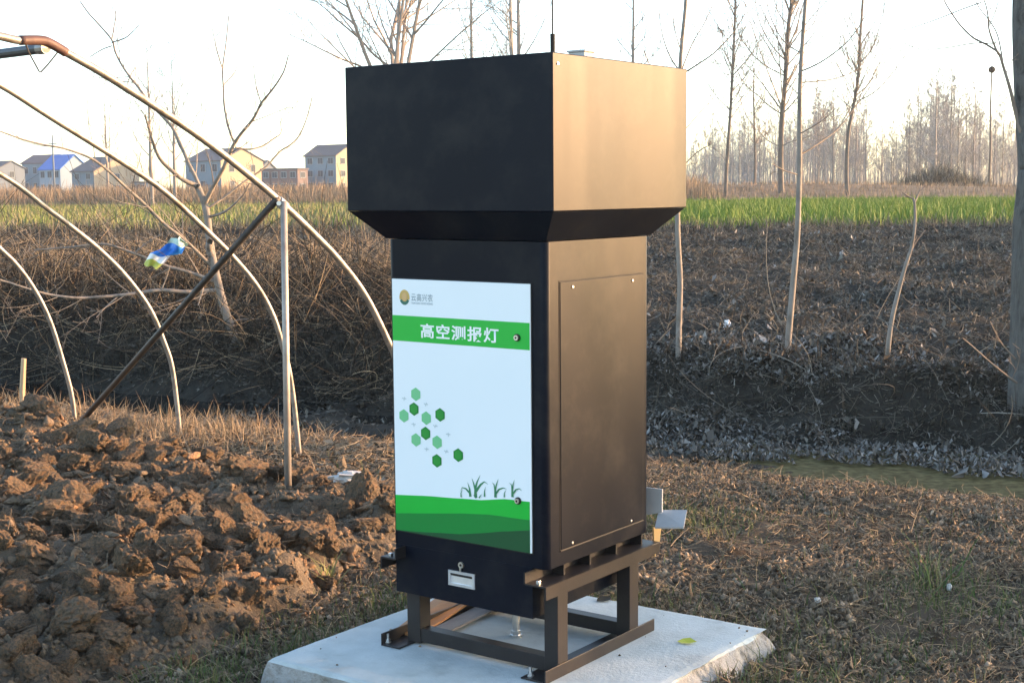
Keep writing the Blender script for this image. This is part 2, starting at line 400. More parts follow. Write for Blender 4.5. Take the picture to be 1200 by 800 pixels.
def blades(P, h, wd, rng, lean=.35, bend=.5, dirs=None, seg=2):
    """tapering bent blades / stalks, seg quads ending in a point"""
    n = len(P)
    a = rng.uniform(0, 2 * np.pi, n) if dirs is None else dirs
    h = np.broadcast_to(h, n) * rng.lognormal(0, .3, n); wd = np.broadcast_to(wd, n) * rng.uniform(.6, 1.3, n)
    th = np.abs(rng.normal(0, lean, n)); H = np.stack([np.cos(a), np.sin(a), 0 * a], 1)
    f = rng.uniform(0, 2 * np.pi, n); S = np.stack([np.cos(f), np.sin(f), 0 * f], 1)
    rows = []
    p = P.copy(); be = bend * rng.uniform(.2, 1.4, n) / seg
    for k in range(seg + 1):
        t = 1 - k / seg
        ww = (wd * (.25 + .75 * t) * .5)[:, None] if k < seg else (wd * .08)[:, None]
        rows += [p - S * ww, p + S * ww]
        p = p + (H * np.sin(th)[:, None] + np.array([0, 0, 1]) * np.cos(th)[:, None]) * (h / seg)[:, None]
        th = th + be
    V = np.stack(rows, 1).reshape(-1, 3)
    m = 2 * (seg + 1); i = np.arange(n) * m
    F = np.concatenate([np.stack([i + 2 * k, i + 2 * k + 1, i + 2 * k + 3, i + 2 * k + 2], 1) for k in range(seg)])
    return V, F, np.repeat(rng.random(n), m)
def sticks(P, ln, wd, rng, flat=.25, curl=.4, zoff=.01, seg=3, ang=None):
    """lying stalks and twigs: curved thin strips of three-sided section"""
    n = len(P)
    a = rng.uniform(0, 2 * np.pi, n) if ang is None else ang
    ln = np.broadcast_to(ln, n) * rng.lognormal(0, .4, n); wd = np.broadcast_to(wd, n) * rng.uniform(.6, 1.4, n)
    el = rng.normal(0, flat, n); da = rng.normal(0, curl, n) / seg; de = rng.normal(-.1, flat, n) / seg
    rows = []; p = P + np.array([0, 0, 1]) * (zoff + np.abs(el) * ln * .3)[:, None]
    for k in range(seg + 1):
        T = np.stack([np.cos(a) * np.cos(el), np.sin(a) * np.cos(el), np.sin(el)], 1)
        S = np.stack([-np.sin(a), np.cos(a), 0 * a], 1); U = np.cross(T, S)
        r = (wd * (1 - .6 * k / seg) * .5)[:, None]
        rows += [p - S * r - U * r * .5, p + S * r - U * r * .5, p + U * r]
        p = p + T * (ln / seg)[:, None]; a = a + da; el = el + de
    V = np.stack(rows, 1).reshape(-1, 3); m = 3 * (seg + 1); i = np.arange(n) * m
    F = np.concatenate([np.stack([i + 3 * k + j, i + 3 * k + (j + 1) % 3, i + 3 * k + 3 + (j + 1) % 3, i + 3 * k + 3 + j], 1) for k in range(seg) for j in range(3)])
    return V, F, np.repeat(rng.random(n), m)
def stuff(name, VFA, m, label):
    V, F, A = VFA
    return tag(link(name, np_mesh(name, V, F, m, {'rnd': A})), label, kind='stuff')
def sample(n, x0, x1, y0, y1, cond, rng, view=True, margin=60):
    """random ground points in a trapezoid that widens with distance, filtered by cond(x, y, q)"""
    y = np.sqrt(rng.uniform(y0 ** 2, y1 ** 2, n)); x = rng.uniform(x0, x1, n) * y
    k = cond(x, y, qof(x, y)); x, y = x[k], y[k]
    P = np.stack([x, y, ground_z(x, y)], 1)
    return P[keep_view(P, margin)] if view else P

# ------------------------------------------------------------------ tilled soil with clods
POLY = np.array([(-.36, 6.4), (-.74, 5.35), (-1.22, 4.55), (-1.9, 3.0), (-5.5, 3.0), (-6.5, 11.6), (-3.35, 9.75), (-2.1, 8.75), (-1.15, 7.75), (-.45, 7.3)])
def poly_dist(x, y):
    d = np.full(x.shape, 1e9); ins = np.zeros(x.shape, bool); n = len(POLY)
    for i in range(n):
        a, b = POLY[i], POLY[(i + 1) % n]
        e = b - a; t = np.clip(((x - a[0]) * e[0] + (y - a[1]) * e[1]) / (e @ e), 0, 1)
        d = np.minimum(d, np.hypot(x - a[0] - t * e[0], y - a[1] - t * e[1]))
        c = ((a[1] > y) != (b[1] > y)) & (x < (b[0] - a[0]) * (y - a[1]) / (b[1] - a[1] + 1e-12) + a[0]); ins ^= c
    return np.where(ins, d, -d)
def soil_h(x, y):
    d = poly_dist(x, y) + .12 * fbm(x, y, 2.5, 2, 9)
    lump = np.abs(fbm(x, y, 3.2, 3, 12)) ; hump = .5 + .5 * fbm(x, y, .9, 2, 14)
    return -.06 + sstep(-.1, .35, d) * (.10 + .12 * hump + .09 * lump)
gx = np.arange(-6.6, -.2, .035); gy = np.arange(2.9, 11.8, .035)
SX, SY = np.meshgrid(gx, gy)
SH = soil_h(SX, SY) + ground_z(SX, SY)
n_x = len(gx)
V = np.stack([SX, SY, SH], -1).reshape(-1, 3)
i0 = (np.arange(len(gy) - 1)[:, None] * n_x + np.arange(n_x - 1)[None, :]).ravel()
F = np.stack([i0, i0 + 1, i0 + n_x + 1, i0 + n_x], 1)
F = F[(poly_dist(V[F].mean(1)[:, 0], V[F].mean(1)[:, 1]) > -.3)]
used, inv = np.unique(F, return_inverse=True)
soil = tag(link('tilled_soil', np_mesh('tilled_soil', V[used], inv.reshape(F.shape), M['soil'], smooth=True)), 'freshly dug brown soil heaped in clods under the tunnel hoops', kind='structure')
def clod_bm(seed, sub):
    rnd = random.Random(seed)
    bm = bmesh.new(); bmesh.ops.create_icosphere(bm, subdivisions=sub, radius=1)
    off = Vector((rnd.uniform(-50, 50), rnd.uniform(-50, 50), rnd.uniform(-50, 50)))
    cuts = [(Vector((rnd.gauss(0, 1), rnd.gauss(0, 1), rnd.gauss(0, 1))).normalized(), rnd.uniform(.42, .85) if sub > 2 else rnd.uniform(.25, .6)) for _ in range(8 if sub > 2 else 10)]
    sx, sy, sz = rnd.uniform(.9, 1.45), rnd.uniform(.7, 1.0), rnd.uniform(.55, .85)
    for v in bm.verts:
        p = v.co.copy()
        n1 = mnoise.fractal(p * 1.1 + off, 1.0, 2.0, 3); n2 = mnoise.ridged_multi_fractal(p * 2.2 + off, 1.0, 2.1, 4, 1.0, 2.0)
        q = p * (1 + .34 * n1 - .08 * (n2 - 1))
        hf = 1.0 if sub > 3 else 1.5
        n3 = mnoise.ridged_multi_fractal(p * 4.0 + off * 2, .8, 2.2, 5, 1.0, 2.0)
        q += p * .115 * (n3 - 1.2) * hf
        for n, d in cuts:
            e = q.dot(n) - d
            if e > 0: q -= n * e * (.8 if sub > 2 else 1.0)
        n4 = mnoise.fractal(p * 8 + off, .7, 2.1, 4)
        q += p * .13 * n4 * (1 if sub > 2 else .6)
        v.co = Vector((q.x * sx, q.y * sy, q.z * sz))
    return bm
clod_me = []
for s in range(12):
    bm = clod_bm(100 + s, 4); me = bpy.data.meshes.new('soil_clod'); bm.to_mesh(me); bm.free()
    me.materials.append(M['clod']); clod_me.append(me)
small = []
for s in range(6):
    bm = clod_bm(200 + s, 2); bm.verts.ensure_lookup_table()
    small.append((np.array([v.co for v in bm.verts]), np.array([[v.index for v in f.verts] for f in bm.faces]))); bm.free()
N_C = 7500
cx = RNG.uniform(-5.2, -.4, N_C); cy = RNG.uniform(3.6, 10.6, N_C)
dd = poly_dist(cx, cy)
cr = np.clip(.036 * RNG.lognormal(0, .45, N_C), .014, .105) * np.where(dd < .15, .6, 1)
kk = (dd > -.02) | ((dd > -.3) & (RNG.random(N_C) < .18) & (cr < .04))
cx, cy, cr = cx[kk], cy[kk], cr[kk]
cz = ground_z(cx, cy) + np.maximum(soil_h(cx, cy), 0)
CP = np.stack([cx, cy, cz], 1)
vis = keep_view(CP, 40)
CP, cr = CP[vis], cr[vis]
order = np.argsort(-cr / CP[:, 1])
rest_V, rest_F, base = [], [], 0
for rank, k in enumerate(order):
    r = float(cr[k]); p = CP[k]
    if rank < 290:
        o = link('soil_clod', clod_me[rank % 12], soil)
        o.location = (p[0], p[1], p[2] + r * .30)
        o.rotation_euler = (RNG.uniform(-.6, .6), RNG.uniform(-.6, .6), RNG.uniform(0, 6.28)); o.scale = (r, r, r * RNG.uniform(.85, 1.25))
    else:
        v, f = small[rank % 6]
        a = RNG.uniform(0, 6.28); b = RNG.uniform(-.7, .7)
        rm = np.array(Matrix.Rotation(a, 3, 'Z') @ Matrix.Rotation(b, 3, 'X'))
        rest_V.append(v @ rm.T * r + p + [0, 0, r * .3]); rest_F.append(f + base); base += len(v)
cs = link('small_clods', np_mesh('small_clods', np.concatenate(rest_V), np.concatenate(rest_F), M['clod']), soil)
tag(cs, kind='stuff')

# ------------------------------------------------------------------ concrete slab
def slab():
    x0, x1, y0, y1 = -.850, .325, -.352, .835
    per = []
    n = 56
    for i in range(n): per.append((x0 + (x1 - x0) * i / n, y0, 0, -1))
    for i in range(n): per.append((x1, y0 + (y1 - y0) * i / n, 1, 0))
    for i in range(n): per.append((x1 - (x1 - x0) * i / n, y1, 0, 1))
    for i in range(n): per.append((x0, y1 - (y1 - y0) * i / n, -1, 0))
    P = np.array(per); N = len(P)
    s = np.arange(N) * .09
    # outward direction smoothed round the corners
    nx_ = P[:, 2].copy(); ny_ = P[:, 3].copy()
    for c in range(0, N, n): nx_[c] = nx_[c] + P[c - 1, 2]; ny_[c] = ny_[c] + P[c - 1, 3]
    right = (P[:, 0] > x1 - .02).astype(float)
    rings = []
    prof = [(-.012, 0.0), (-.002, -.003), (.004, -.012), (.010, -.04), (.014, -.075), (.022, -.11), (.03, -.17)]
    for k, (o, z) in enumerate(prof):
        amp = .003 + .012 * min(k, 4) / 4 + right * (.005 + .013 * min(k, 5) / 5)
        d = o * (1 + right * .7) + amp * (vnoise(s, s * 0 + k * .55, 1.3, 2) + .3 * vnoise(s, s * 0 + k * .9, 5.1, 3) + .25 * vnoise(s, s * 0 + k * 2.9, 12.1, 3)) * (0 if k == 0 else 1)
        zz = z + (0 if k == 0 else .004 * vnoise(s, s * 0, 2.7, 5)) * (1 if k > 1 else 0)
        rings.append(np.stack([P[:, 0] + nx_ * d, P[:, 1] + ny_ * d, np.broadcast_to(zz, N)], 1))
    V = np.concatenate(rings)
    mb = MB(); mb.v = [tuple(map(float, p)) for p in V]
    mb.f = [tuple(range(N))]; mb.m = [0]
    for k in range(len(prof) - 1):
        for i in range(N):
            j = (i + 1) % N
            mb.f.append((k * N + i, (k + 1) * N + i, (k + 1) * N + j, k * N + j)); mb.m.append(0 if k < 2 else 1)
    o = mb.build('concrete_slab', [M['concrete'], M['rubble']])
    o.location = tuple(ORG); o.rotation_euler = (0, 0, -YAW)
    return tag(o, 'square pale concrete slab with rough broken edge under the black cabinet', 'slab')
slab()

# ------------------------------------------------------------------ the pest lamp cabinet
BW, BD = .6247, .6107
cabinet = empty('pest_lamp_cabinet', tuple(ORG), -YAW, 'tall black metal insect lamp cabinet with wide hood and white and green poster', 'cabinet')
b = MB(); b.box((-.7154, -.0907, 1.442), (.0907, .7014, 1.90))
hood = b.build('hood', M['sheet'], cabinet, bevel=.003)
b = MB()
lo = [(-.7124, -.0877), (.0877, -.0877), (.0877, .6984), (-.7124, .6984)]; hi_ = [(-BW - .004, -.004), (.004, -.004), (.004, BD + .004), (-BW - .004, BD + .004)]
b.add([(x, y, 1.441) for x, y in lo] + [(x, y, 1.352) for x, y in hi_], [(0, 1, 2, 3), (7, 6, 5, 4), (4, 5, 1, 0), (5, 6, 2, 1), (6, 7, 3, 2), (7, 4, 0, 3)])
b.build('funnel', M['sheet'], cabinet, bevel=.002)
rr_ = .021; prof_ = []
for (ox, oy, a0) in ((-rr_, rr_, -90), (-rr_, BD - rr_, 0), (-BW + rr_, BD - rr_, 90), (-BW + rr_, rr_, 180)):
    for k in range(6): prof_.append((ox + rr_ * math.cos(R(a0 + 18 * k)), oy + rr_ * math.sin(R(a0 + 18 * k))))
b = MB(); n_ = len(prof_)
b.add([(x, y, .34) for x, y in prof_] + [(x, y, 1.35) for x, y in prof_], [tuple(range(n_ - 1, -1, -1)), tuple(range(n_, 2 * n_))] + [(i, (i + 1) % n_, (i + 1) % n_ + n_, i + n_) for i in range(n_)])
bo = b.build('body', M['sheet'], cabinet, bevel=.0012, angle=60)
for p_ in bo.data.polygons: p_.use_smooth = abs(p_.normal.z) < .3 and abs(abs(p_.normal.x) - 1) > .001 and abs(abs(p_.normal.y) - 1) > .001

# poster panel on the front
sx0, sx1, sz0, sz1 = -.6053, -.0541, .3878, 1.2219
b = MB(); b.box((sx0 - .004, -.0025, sz0 - .004), (sx1 + .004, .004, sz1 + .004)); b.build('panel_seal', M['black'], cabinet)
b = MB(); b.box((sx0, -.006, sz0), (sx1, .004, sz1)); panel = b.build('poster_panel', M['poster'], cabinet, bevel=.0015)
def pz(u, v, y=-.0066):
    x, _, z = cab(u, v, 1, y); return (min(max(x, sx0 + .0025), sx1 - .0025), y, min(max(z, sz0 + .0025), sz1 - .0025))
def poly_print(name, loops, mats, y=-.0066, mi=None):
    b = MB()
    for k, lp in enumerate(loops): b.add([(p[0], y, p[2]) for p in lp], [tuple(range(len(lp)))], 0 if mi is None else mi[k])
    me = b.mesh(name, mats)
    bm = bmesh.new(); bm.from_mesh(me)
    for f in bm.faces:
        f.normal_update()
        if f.normal.y > 0: f.normal_flip()
    bm.to_mesh(me); bm.free()
    return link(name, me, panel)
Z1 = lambda x, y: (450 + x / 5.715, 310 + y / 5.715)
Z2 = lambda x, y: (450 + x / 3.335, 430 + y / 3.335)
Z3 = lambda x, y: (460 + x / 7.27, 445 + y / 7.27)
Z4 = lambda x, y: (530 + x / 12.0, 550 + y / 12.0)
top = pz(*Z1(68, 338)); bot = pz(*Z1(70, 507)); topr = pz(*Z1(986, 391)); botr = pz(*Z1(985, 574))
zt, zb = (top[2] + topr[2]) / 2, (bot[2] + botr[2]) / 2
xr = sx1 - .006
poly_print('green_band', [[(sx0 + .001, 0, zb), (xr + .004, 0, zb), (xr + .004, 0, zt), (sx0 + .001, 0, zt)]], M['g_band'])
def wave(pts, low):
    return [pz(*Z2(*p)) for p in pts] + [(xr, 0, low), (sx0 + .001, 0, low)]
def wv(pts):
    q = []
    for i in range(len(pts) - 1):
        for t in np.linspace(0, 1, 6, endpoint=False):
            s = t * t * (3 - 2 * t); q.append((pts[i][0] + (pts[i + 1][0] - pts[i][0]) * t, pts[i][1] + (pts[i + 1][1] - pts[i][1]) * (t * .6 + s * .4)))
    return q + [pts[-1]]
low = sz0 + .001
for nm, y, m, pts in (('hill_print', -.0066, 'g_band', [(46, 498), (150, 502), (300, 513), (380, 519), (470, 515), (572, 526)]),
                      ('hill_print', -.0071, 'g_mid', [(46, 570), (200, 571), (300, 571), (400, 575), (572, 597)]),
                      ('hill_print', -.0076, 'g_dark', [(46, 637), (200, 646), (300, 652), (380, 648), (470, 641), (572, 637)])):
    lp = wave(wv(pts), low)
    lp[0] = (sx0 + .001, 0, lp[0][2]); 
    for k in range(len(pts) * 6 - 6 + 1):
        lp[k] = (min(lp[k][0], xr), 0, max(lp[k][2], low + .0002 * (k + 1)))
    lp[len(wv(pts)) - 1] = (xr, 0, lp[len(wv(pts)) - 1][2])
    poly_print(nm, [lp], M[m], y)
# lettering
def lettering(name, text, x0, x1, z0, z1, m, bold=0.0, y=-.0072, gap=1.0):
    cu = bpy.data.curves.new(name, 'FONT'); cu.body = text; cu.size = 1.0; cu.offset = bold; cu.space_character = gap; cu.resolution_u = 3
    to = bpy.data.objects.new(name, cu); COL.objects.link(to)
    dg = bpy.context.evaluated_depsgraph_get(); dg.update()
    me = bpy.data.meshes.new_from_object(to.evaluated_get(dg))
    COL.objects.unlink(to); bpy.data.objects.remove(to); bpy.data.curves.remove(cu)
    co = np.zeros(len(me.vertices) * 3, np.float32); me.vertices.foreach_get('co', co); co = co.reshape(-1, 3)
    a, c = co.min(0), co.max(0)
    out = np.empty_like(co)
    out[:, 0] = x0 + (co[:, 0] - a[0]) / (c[0] - a[0]) * (x1 - x0); out[:, 2] = z0 + (co[:, 1] - a[1]) / (c[1] - a[1]) * (z1 - z0); out[:, 1] = y
    me.vertices.foreach_set('co', out.ravel()); me.materials.clear(); me.materials.append(m); me.name = name; me.update()
    return link(name, me, panel)
xa = pz(*Z1(246, 445))[0]; xb = pz(*Z1(768, 460))[0]
zl = (pz(*Z1(290, 494))[2] + pz(*Z1(720, 524))[2]) / 2; zh = (pz(*Z1(290, 394))[2] + pz(*Z1(720, 422))[2]) / 2
lettering('title_lettering', '高空测报灯', xa, xb, zl, zh, M['p_white'], .022, gap=1.12)
lx0, lx1 = pz(482, 346)[0], pz(507, 346)[0]
lettering('logo_lettering', '云高兴农', lx0, lx1, pz(482, 352.5)[2], pz(482, 343.5)[2], M['p_ink'], .0, gap=1.15)
lettering('logo_small_lettering', 'YUN GAO XING NONG', lx0, lx1, pz(482, 356)[2], pz(482, 353.7)[2], M['p_ink'], .0)
# round emblem: gold sun over a teal bowl with a pale sprout
c0 = pz(474, 348.3); er = .0215
circ = lambda cx_, cz_, rx, rz, a0, a1, k=18: [(cx_ + rx * math.cos(R(a0 + (a1 - a0) * i / k)), 0, cz_ + rz * math.sin(R(a0 + (a1 - a0) * i / k))) for i in range(k + 1)]
poly_print('emblem', [circ(c0[0], c0[2], er, er * 1.15, -18, 198), circ(c0[0], c0[2] + .001, er * .62, er * .7, 0, 360)[:-1],
                      circ(c0[0], c0[2], er, er * 1.15, 205, 335) + circ(c0[0], c0[2], er * .62, er * .62, 335, 205)], [M['p_gold'], M['cardedge'], M['p_teal']], -.0068, [0, 0, 2])
poly_print('emblem', [circ(c0[0], c0[2] + .002, er * .5, er * .6, 0, 360)[:-1]], [M['cardedge']], -.0073)
def hexa(zx, zy, r, m, y=-.0068):
    c = pz(*Z3(zx, zy)); poly_print('hexagon', [[(c[0] + r * math.cos(R(60 * k + 90)), 0, c[2] + r * math.sin(R(60 * k + 90))) for k in range(6)]], m, y)
for p in ((198, 122), (97, 305), (287, 325), (200, 510), (380, 530)): hexa(*p, .0222, M['g_pale'])
for p in ((183, 248), (405, 297), (282, 455), (378, 688), (560, 640)): hexa(*p, .0222, M['g_mid']); hexa(*p, .0165, M['g_hex'], -.0074)
# faint grey insects between the hexagons
for (zx, zy) in ((100, 160), (285, 208), (180, 380), (365, 393), (475, 465), (290, 590), (458, 610)):
    c = pz(*Z3(zx, zy)); a = random.uniform(-.6, .6)
    lp = []
    for (ex, ez, rx, rz) in ((0, 0, .0022, .0075), (-.005, .001, .005, .002), (.005, .001, .005, .002)):
        lp.append([(c[0] + ex + rx * math.cos(t) * math.cos(a) - rz * math.sin(t) * math.sin(a), 0, c[2] + ez + rx * math.cos(t) * math.sin(a) + rz * math.sin(t) * math.cos(a)) for t in np.linspace(0, 2 * math.pi, 9)[:-1]])
    for k, l in enumerate(lp): poly_print('insect_print', [l], M['p_grey'], -.0068 - .0003 * k)
def leafstrip(pts, w0):
    q = [np.array(pz(*Z4(*p))) for p in pts]; out, back = [], []
    for i, p in enumerate(q):
        t = i / (len(q) - 1); d = q[min(i + 1, len(q) - 1)] - q[max(i - 1, 0)]; n = np.array([-d[2], 0, d[0]]) / (np.hypot(d[0], d[2]) + 1e-9)
        wv_ = w0 / 12 / 305 * (1.05 - t) * .5
        out.append(p + n * wv_); back.append(p - n * wv_)
    return out + back[::-1]
corn = [([(330, 390), (325, 260), (350, 170), (395, 75)], 46), ([(335, 300), (400, 210), (450, 170), (505, 205)], 34), ([(325, 280), (300, 190), (275, 115)], 30),
        ([(255, 380), (245, 270), (215, 175)], 36), ([(250, 330), (190, 265), (140, 250), (115, 310)], 26), ([(455, 380), (455, 300), (470, 240)], 22),
        ([(610, 390), (605, 290), (625, 200), (650, 130)], 36), ([(612, 340), (660, 275), (720, 255), (770, 275)], 26), ([(605, 300), (590, 210), (560, 175)], 22),
        ([(850, 385), (845, 290), (860, 200), (878, 140)], 32), ([(852, 340), (900, 280), (945, 265), (985, 300)], 24), ([(845, 290), (835, 210), (800, 180)], 20),
        ([(735, 385), (735, 330), (760, 280)], 18), ([(340, 395), (300, 350)], 22), ([(130, 385), (125, 330), (150, 270)], 20), ([(380, 395), (420, 340)], 18)]
for k, (pts, wd) in enumerate(corn): poly_print('corn_print', [leafstrip(pts, wd)], M['corn'], -.0068 - .00012 * k)
# panel studs
for (u, v) in ((606, 395.5), (607, 586.5)):
    p = cab(u, v, 1, -.008); b = MB(); b.cyl((p[0], -.005, p[2]), (0, -1, 0), .0115, .006, 18, 1); b.cyl((p[0], -.010, p[2]), (0, -1, 0), .008, .006, 18, 0); b.cyl((p[0], -.0155, p[2]), (0, -1, 0), .0035, .0015, 10, 2)
    b.build('panel_lock', [M['steel'], M['frame'], M['black']], cabinet)

# service panel on the right side
py0, py1, pz0, pz1 = .0728, .568, .391, 1.2252
b = MB(); b.box((-.002, py0 - .004, pz0 - .001), (.0012, py1 + .004, pz1 + .004)); b.build('panel_gap', M['black'], cabinet)
b = MB(); b.box((-.002, py0, pz0), (.0035, py1, pz1)); sp = b.build('service_panel', M['sheet'], cabinet, bevel=.0015)
b = MB(); b.box((-.002, py0 - .004, pz0 - .006), (.0045, py1 + .004, pz0 - .0015)); b.build('panel_lip', M['frame'], cabinet, bevel=.001)
for (u, v) in ((671, 336), (741, 328.5), (670.6, 635.6), (739.5, 610)):
    p = cab(u, v, 0, .004); b = MB(); b.cyl((.003, p[1], p[2]), (1, 0, 0), .0042, .004, 12); b.build('screw', M['steel'], sp, bevel=.001, angle=60)

# drawer under the front
b = MB(); b.box((-BW + .012, .0003, .178), (-.056, .5, .3398)); dr = b.build('drawer', M['sheet'], cabinet, bevel=.0008)
hx0, hx1 = -.388, -.281
hz0, hz1 = .236, .286
b = MB()
t = .009
b.box((hx0, -.004, hz0), (hx1, .0, hz0 + t)); b.box((hx0, -.004, hz1 - t), (hx1, .0, hz1)); b.box((hx0, -.004, hz0 + t), (hx0 + t, 0, hz1 - t)); b.box((hx1 - t, -.004, hz0 + t), (hx1, 0, hz1 - t))
b.add([(hx0 + t, -.001, hz0 + t), (hx1 - t, -.001, hz0 + t), (hx1 - t, .0008, hz1 - t), (hx0 + t, .0008, hz1 - t)], [(0, 1, 2, 3)])
b.box((hx0 + t, -.0035, hz1 - t - .006), (hx1 - t, -.001, hz1 - t - .0005), 1)
b.build('handle', [M['handle'], M['frame']], dr)
p = cab(541, 661.5, 1, 0); b = MB(); b.cyl((p[0], .002, p[2]), (0, -1, 0), .0105, .008, 18); b.cyl((p[0], -.006, p[2]), (0, -1, 0), .004, .0015, 10, 1); b.box((p[0] - .003, -.009, p[2] - .022), (p[0] + .003, -.006, p[2] - .006))
b.build('drawer_lock', [M['steel'], M['black']], dr)

# base frame: two ledge irons, feet, legs, rails
XO = .03; MID = -BW / 2
for sgn in (1, -1):
    XO = .03 if sgn > 0 else .012
    X = lambda x: x if sgn > 0 else 2 * MID - x
    def bx(b, x0, y0, z0, x1, y1, z1, mi=0):
        a, c = sorted((X(x0), X(x1))); b.box((a, y0, z0), (c, y1, z1), mi)
    b = MB()
    bx(b, -.055, -.05, .3005, -.049, .584, .3375); bx(b, -.049, -.05, .2985, XO - .005, .584, .3040); bx(b, XO - .005, -.051, .263, XO, .585, .3035)
    iron = b.build('ledge_iron', M['frame'], cabinet)
    for y in (.10, .25, .41, .572):
        b = MB(); bx(b, -.0475, y - .004, .3045, -.004, y + .004, .3385); b.build('spacer_plate', M['frame'], iron)
    b = MB(); bx(b, -.02, -.034, .302, -.008, -.022, .314); b.build('bolt', M['steel'], iron, bevel=.002)
    b = MB()
    bx(b, -.065, -.055, .0015, XO - .005, .60, .0065); bx(b, XO - .005, -.056, .001, XO, .601, .042)
    foot = b.build('foot_iron', M['frame'], cabinet, bevel=.001)
    b = MB(); xb_ = .004 if sgn < 0 else -.045
    b.cyl((X(xb_), -.03, .006), (0, 0, 1), .011, .004, 14); b.cyl((X(xb_), -.03, .010), (0, 0, 1), .0085, .008, 6); b.cyl((X(xb_), -.03, .018), (0, 0, 1), .0045, .018, 8)
    b.build('anchor_bolt', M['steel'], foot)
    lx = (-.027, .0245) if sgn > 0 else (-.585 - 0, -.53)
    for y in (.02, .447):
        b = MB(); b.box((lx[0], y, .0068), (lx[1], y + .056, .298)); b.build('leg', M['frame'], cabinet, bevel=.002)
for y in (.024, .455):
    b = MB(); b.box((-.5305, y, .012), (-.0265, y + .045, .057)); b.build('bottom_rail', M['frame'], cabinet, bevel=.0015)
b = MB(); b.box((-.5305, .505, .215), (-.0265, .545, .262)); b.build('top_rail', M['frame'], cabinet, bevel=.0015)
b = MB(); b.box((-.66, .586, .262), (.02, .655, .298)); b.build('rear_ledge', M['frame'], cabinet, bevel=.0015)
b = MB(); b.cyl((-.325, .281, .0), (0, 0, 1), .0125, .18, 14); b.cyl((-.325, .281, .0), (0, 0, 1), .021, .008, 14); b.cyl((-.325, .281, .008), (0, 0, 1), .017, .014, 6)
b.build('drain_pipe', M['steel'], cabinet)
b = MB(); b.cyl((.016, .02, 1.899), (0, 0, 1), .0075, .065, 10, 0); b.cyl((.016, .02, 1.96), (0, 0, 1), .0026, .62, 8, 1); b.build('antenna', [M['black'], M['frame']], cabinet)
b = MB(); b.box((-.162, .37, 1.899), (-.10, .43, 1.945)); b.box((-.167, .365, 1.9452), (-.095, .435, 1.952)); b.build('rain_sensor', M['card'], cabinet, bevel=.002)
b = MB(); b.cyl((.0905, -.065, 1.868), (1, 0, 0), .004, .003, 10); b.build('hood_screw', M['steel'], cabinet)

# things lying on and behind the slab
card = empty('cardboard_carton', cabw(-.2, .66, .2985), -YAW, 'torn grey cardboard carton with torn strip coloured sunlit orange wedged behind the cabinet', 'carton')
def cl(u, v, y): x, yy, z = cab(u, v, 1, y); return (x + .2, yy - .66, z - .2985)
b = MB(); q = [cl(757, 573, .70), cl(776, 573, .70), cl(775.5, 600, .70), cl(757, 604, .70)]; q[0] = (q[0][0] - .25, q[0][1], q[0][2]); q[3] = (q[3][0] - .25, q[3][1], 0.0)
b.add(q + [(x, y + .006, z) for x, y, z in q], [(0, 3, 2, 1), (4, 5, 6, 7), (0, 1, 5, 4), (1, 2, 6, 5), (2, 3, 7, 6), (3, 0, 4, 7)]); b.build('back_panel', M['card'], card)
b = MB(); q = [cl(772, 597, .72), cl(805, 597, .74), cl(801.5, 617, .66), cl(767.5, 617, .65)]
b.add(q + [(x, y, z - .006) for x, y, z in q], [(0, 3, 2, 1), (4, 5, 6, 7), (0, 1, 5, 4), (1, 2, 6, 5), (2, 3, 7, 6), (3, 0, 4, 7)]); b.build('open_flap', M['card'], card)
b = MB(); q = [cl(766, 618, .66), cl(775, 618, .69), cl(773.5, 632, .685), cl(767.5, 653, .665)]
b.add(q + [(x - .008, y + .005, z) for x, y, z in q], [(0, 3, 2, 1), (4, 5, 6, 7), (0, 1, 5, 4), (1, 2, 6, 5), (2, 3, 7, 6), (3, 0, 4, 7)]); b.build('torn_strip', M['cardedge'], card)
b = MB(); b.box((-.1, -.03, .0), (.12, .0, .045)); b.build('folded_bottom', M['card'], card)
def board(name, xs, y0, y1, zf, m, label):
    n = 10; b = MB(); th = .008; V = []
    for i in range(n + 1):
        y = y0 + (y1 - y0) * i / n
        for x in xs:
            x_ = x[0] + (x[1] - x[0]) * i / n; V.append((x_, y, zf(x_, y) + th))
    k = len(xs); nn = len(V); V += [(x, y, z - th) for x, y, z in V]
    Fs = []
    for i in range(n):
        for j in range(k - 1):
            a = i * k + j; Fs += [(a, a + 1, a + k + 1, a + k), (nn + a, nn + a + k, nn + a + k + 1, nn + a + 1)]
        Fs += [(i * k, i * k + k, nn + i * k + k, nn + i * k), (i * k + k - 1, nn + i * k + k - 1, nn + i * k + 2 * k - 1, i * k + 2 * k - 1)]
    for j in range(k - 1): Fs += [(j, nn + j, nn + j + 1, j + 1), (n * k + j, n * k + j + 1, nn + n * k + j + 1, nn + n * k + j)]
    o0 = np.array([np.mean([v[0] for v in V]), np.mean([v[1] for v in V]), 0])
    b.add([tuple(np.array(v) - o0) for v in V], Fs)
    o = b.build(name, m); o.location = cabw(o0[0], o0[1], .002); o.rotation_euler = (0, 0, -YAW)
    return tag(o, label, 'board')
board('curled_board', [(-.66 - .02, -.76), (-.64, -.72), (-.612, -.675), (-.585, -.635)], .06, .52, lambda x, y: .004 + .05 * sstep(.0, .5, y) * (.3 + .7 * abs(math.sin((x + .6) * 16))), M['board'], 'curled orange brown board lying on the slab under the cabinet')
board('flat_board', [(-.582, -.632), (-.515, -.555)], .07, .62, lambda x, y: .002 + .01 * y, M['greyboard'], 'flat grey brown board on the slab beside the orange one')
